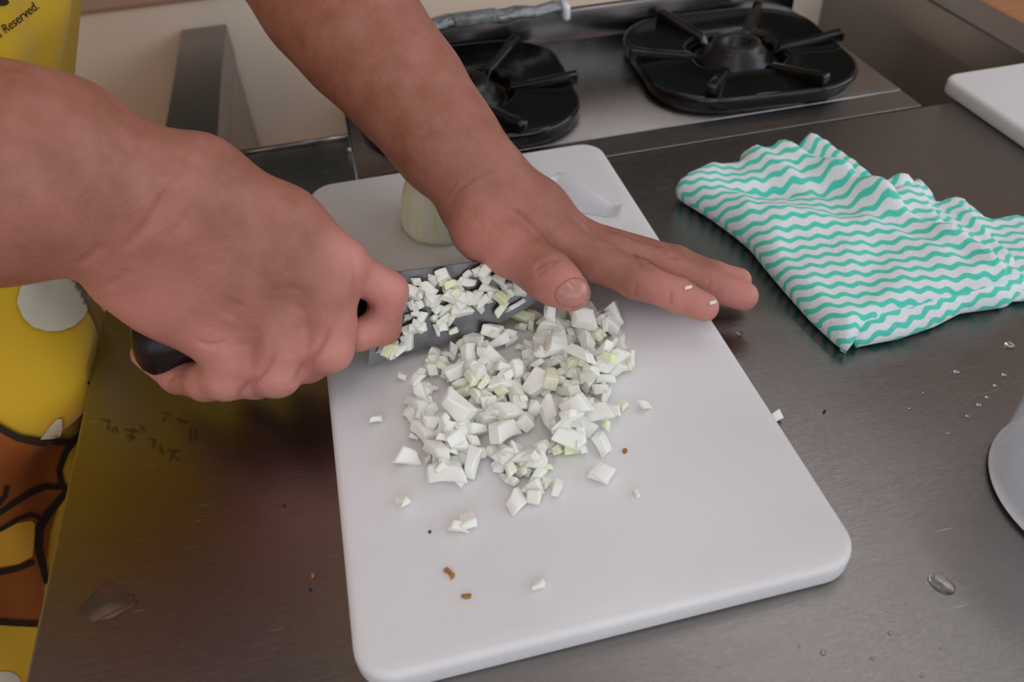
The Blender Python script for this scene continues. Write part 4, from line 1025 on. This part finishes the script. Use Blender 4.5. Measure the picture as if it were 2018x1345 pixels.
# bits stuck to the blade face
bp = [(770, 640), (800, 560), (850, 545), (905, 530), (960, 522), (1000, 545), (1050, 575), (1060, 588), (1000, 620), (930, 650), (860, 672), (790, 690), (740, 700)]
cl = [(825, 580, 28, 18), (880, 560, 30, 20), (930, 560, 30, 26), (880, 620, 34, 24), (820, 640, 26, 22), (965, 590, 30, 24), (900, 590, 34, 24), (1010, 575, 24, 18), (960, 545, 20, 12), (760, 690, 14, 8), (870, 640, 14, 10), (800, 600, 18, 26)]
k = 0; taken = []
RB = Matrix([[KM[i, j] for j in range(3)] for i in range(3)])
while k < 78:
    c = ro.choice(cl); u, v = ro.gauss(c[0], c[2] * .8), ro.gauss(c[1], c[3] * .8)
    if not in_poly(u, v, bp): continue
    s = ro.choice((.0045, .0055, .0066, .008)); q = sum(1 for a, b in taken if (a - u) ** 2 + (b - v) ** 2 < 15 ** 2)
    if q > 2: continue
    taken.append((u, v)); i = ro.randrange(len(PM)); m_ = PM[i]
    rl = Matrix.Rotation(ro.uniform(0, 6.28), 3, 'Z') @ Matrix.Rotation(ro.gauss(0, .3), 3, 'X')
    zm = min((rl @ w.co * s).z for w in m_.vertices)
    p = on_blade(u, v, 0.0006 - zm + 0.0022 * q)
    o = link_mesh('onion_piece', m_, ON, None, False); o.location = p; o.rotation_euler = (RB @ rl).to_euler(); o.scale = (s, s, s)
    wh = 'near the knuckle of the gripping hand' if u < 850 else 'in the middle' if u < 930 else 'close to the left thumb'
    tag(o, f'diced onion bit stuck to the knife blade, {wh}', 'onion piece', f'onion bits on the blade, {wh}'); k += 1
for u, v, d, lab in ((1403, 597, .424, 'tiny onion crumb stuck on the left index fingertip'), (1355, 568, .438, 'tiny onion crumb caught between two left fingers')):
    o = link_mesh('onion_piece', PM[3], ON, None, False)
    h = tree.ray_cast(Vector(CAM), Vector(ray(u, v)).normalized())
    o.location = h[0] + h[1] * .0012; o.scale = (.0028, .0026, .0022); tag(o, lab, 'onion piece')
# brown skin scraps and specks
SC = plain('brown_onion_skin', (168, 112, 56), 0.6, var=0.2, scale=300)
def scrap(name, u, v, z, pts, lab, mat=SC):
    c = Z(u, v, z); vs = []; n = len(pts)
    for h in (0, 1):
        for i, (a, b) in enumerate(pts):
            q = Z(u + a, v + b, z); vs.append((q[0] - c[0], q[1] - c[1], 0.0001 + h * (0.0005 + 0.0008 * ((i * 7) % 3) / 2)))
    fs = [tuple(range(n - 1, -1, -1)), tuple(range(n, 2 * n))] + [(i, (i + 1) % n, n + (i + 1) % n, n + i) for i in range(n)]
    o = mesh(name, vs, fs, mat, None, False); o.location = (c[0], c[1], z); tag(o, lab, 'food scrap', 'brown onion skin scraps'); return o
scrap('skin_scrap', 885, 1132, TB, [(-10, -8), (-4, -12), (2, -6), (12, 2), (10, 8), (4, 12), (2, 6), (-2, 0), (-10, -4)], 'curled brown skin scrap on the front part of the cutting board')
scrap('skin_scrap', 918, 1177, TB, [(-10, -2), (2, -4), (11, -3), (9, 4), (0, 5), (-6, 3)], 'flat brown skin scrap nearest the front edge of the board')
scrap('skin_scrap', 1231, 890, TB, [(-4, -3), (3, -4), (5, 2), (0, 6), (-4, 3)], 'small brown speck on the board right of the chopped heap')
scrap('skin_scrap', 617, 1136, 0.0, [(-3, -4), (3, -5), (4, 2), (0, 6), (-3, 3)], 'tan crumb on the steel left of the cutting board')
DK = plain('dark_speck', (40, 34, 26), 0.7)
for u, v, z, lab in ((847, 1050, TB, 'tiny dark speck on the board left of the onion pair'), (1624, 813, 0.0, 'short dark fibre on the steel right of the board'), (611, 1163, 0.0, 'black speck on the steel below the tan crumb'), (560, 997, 0.0, 'black speck on the steel left of the board middle')):
    scrap('speck', u, v, z, [(-3, 0), (0, -2), (3, -1), (2, 2), (-2, 2)], lab, DK)
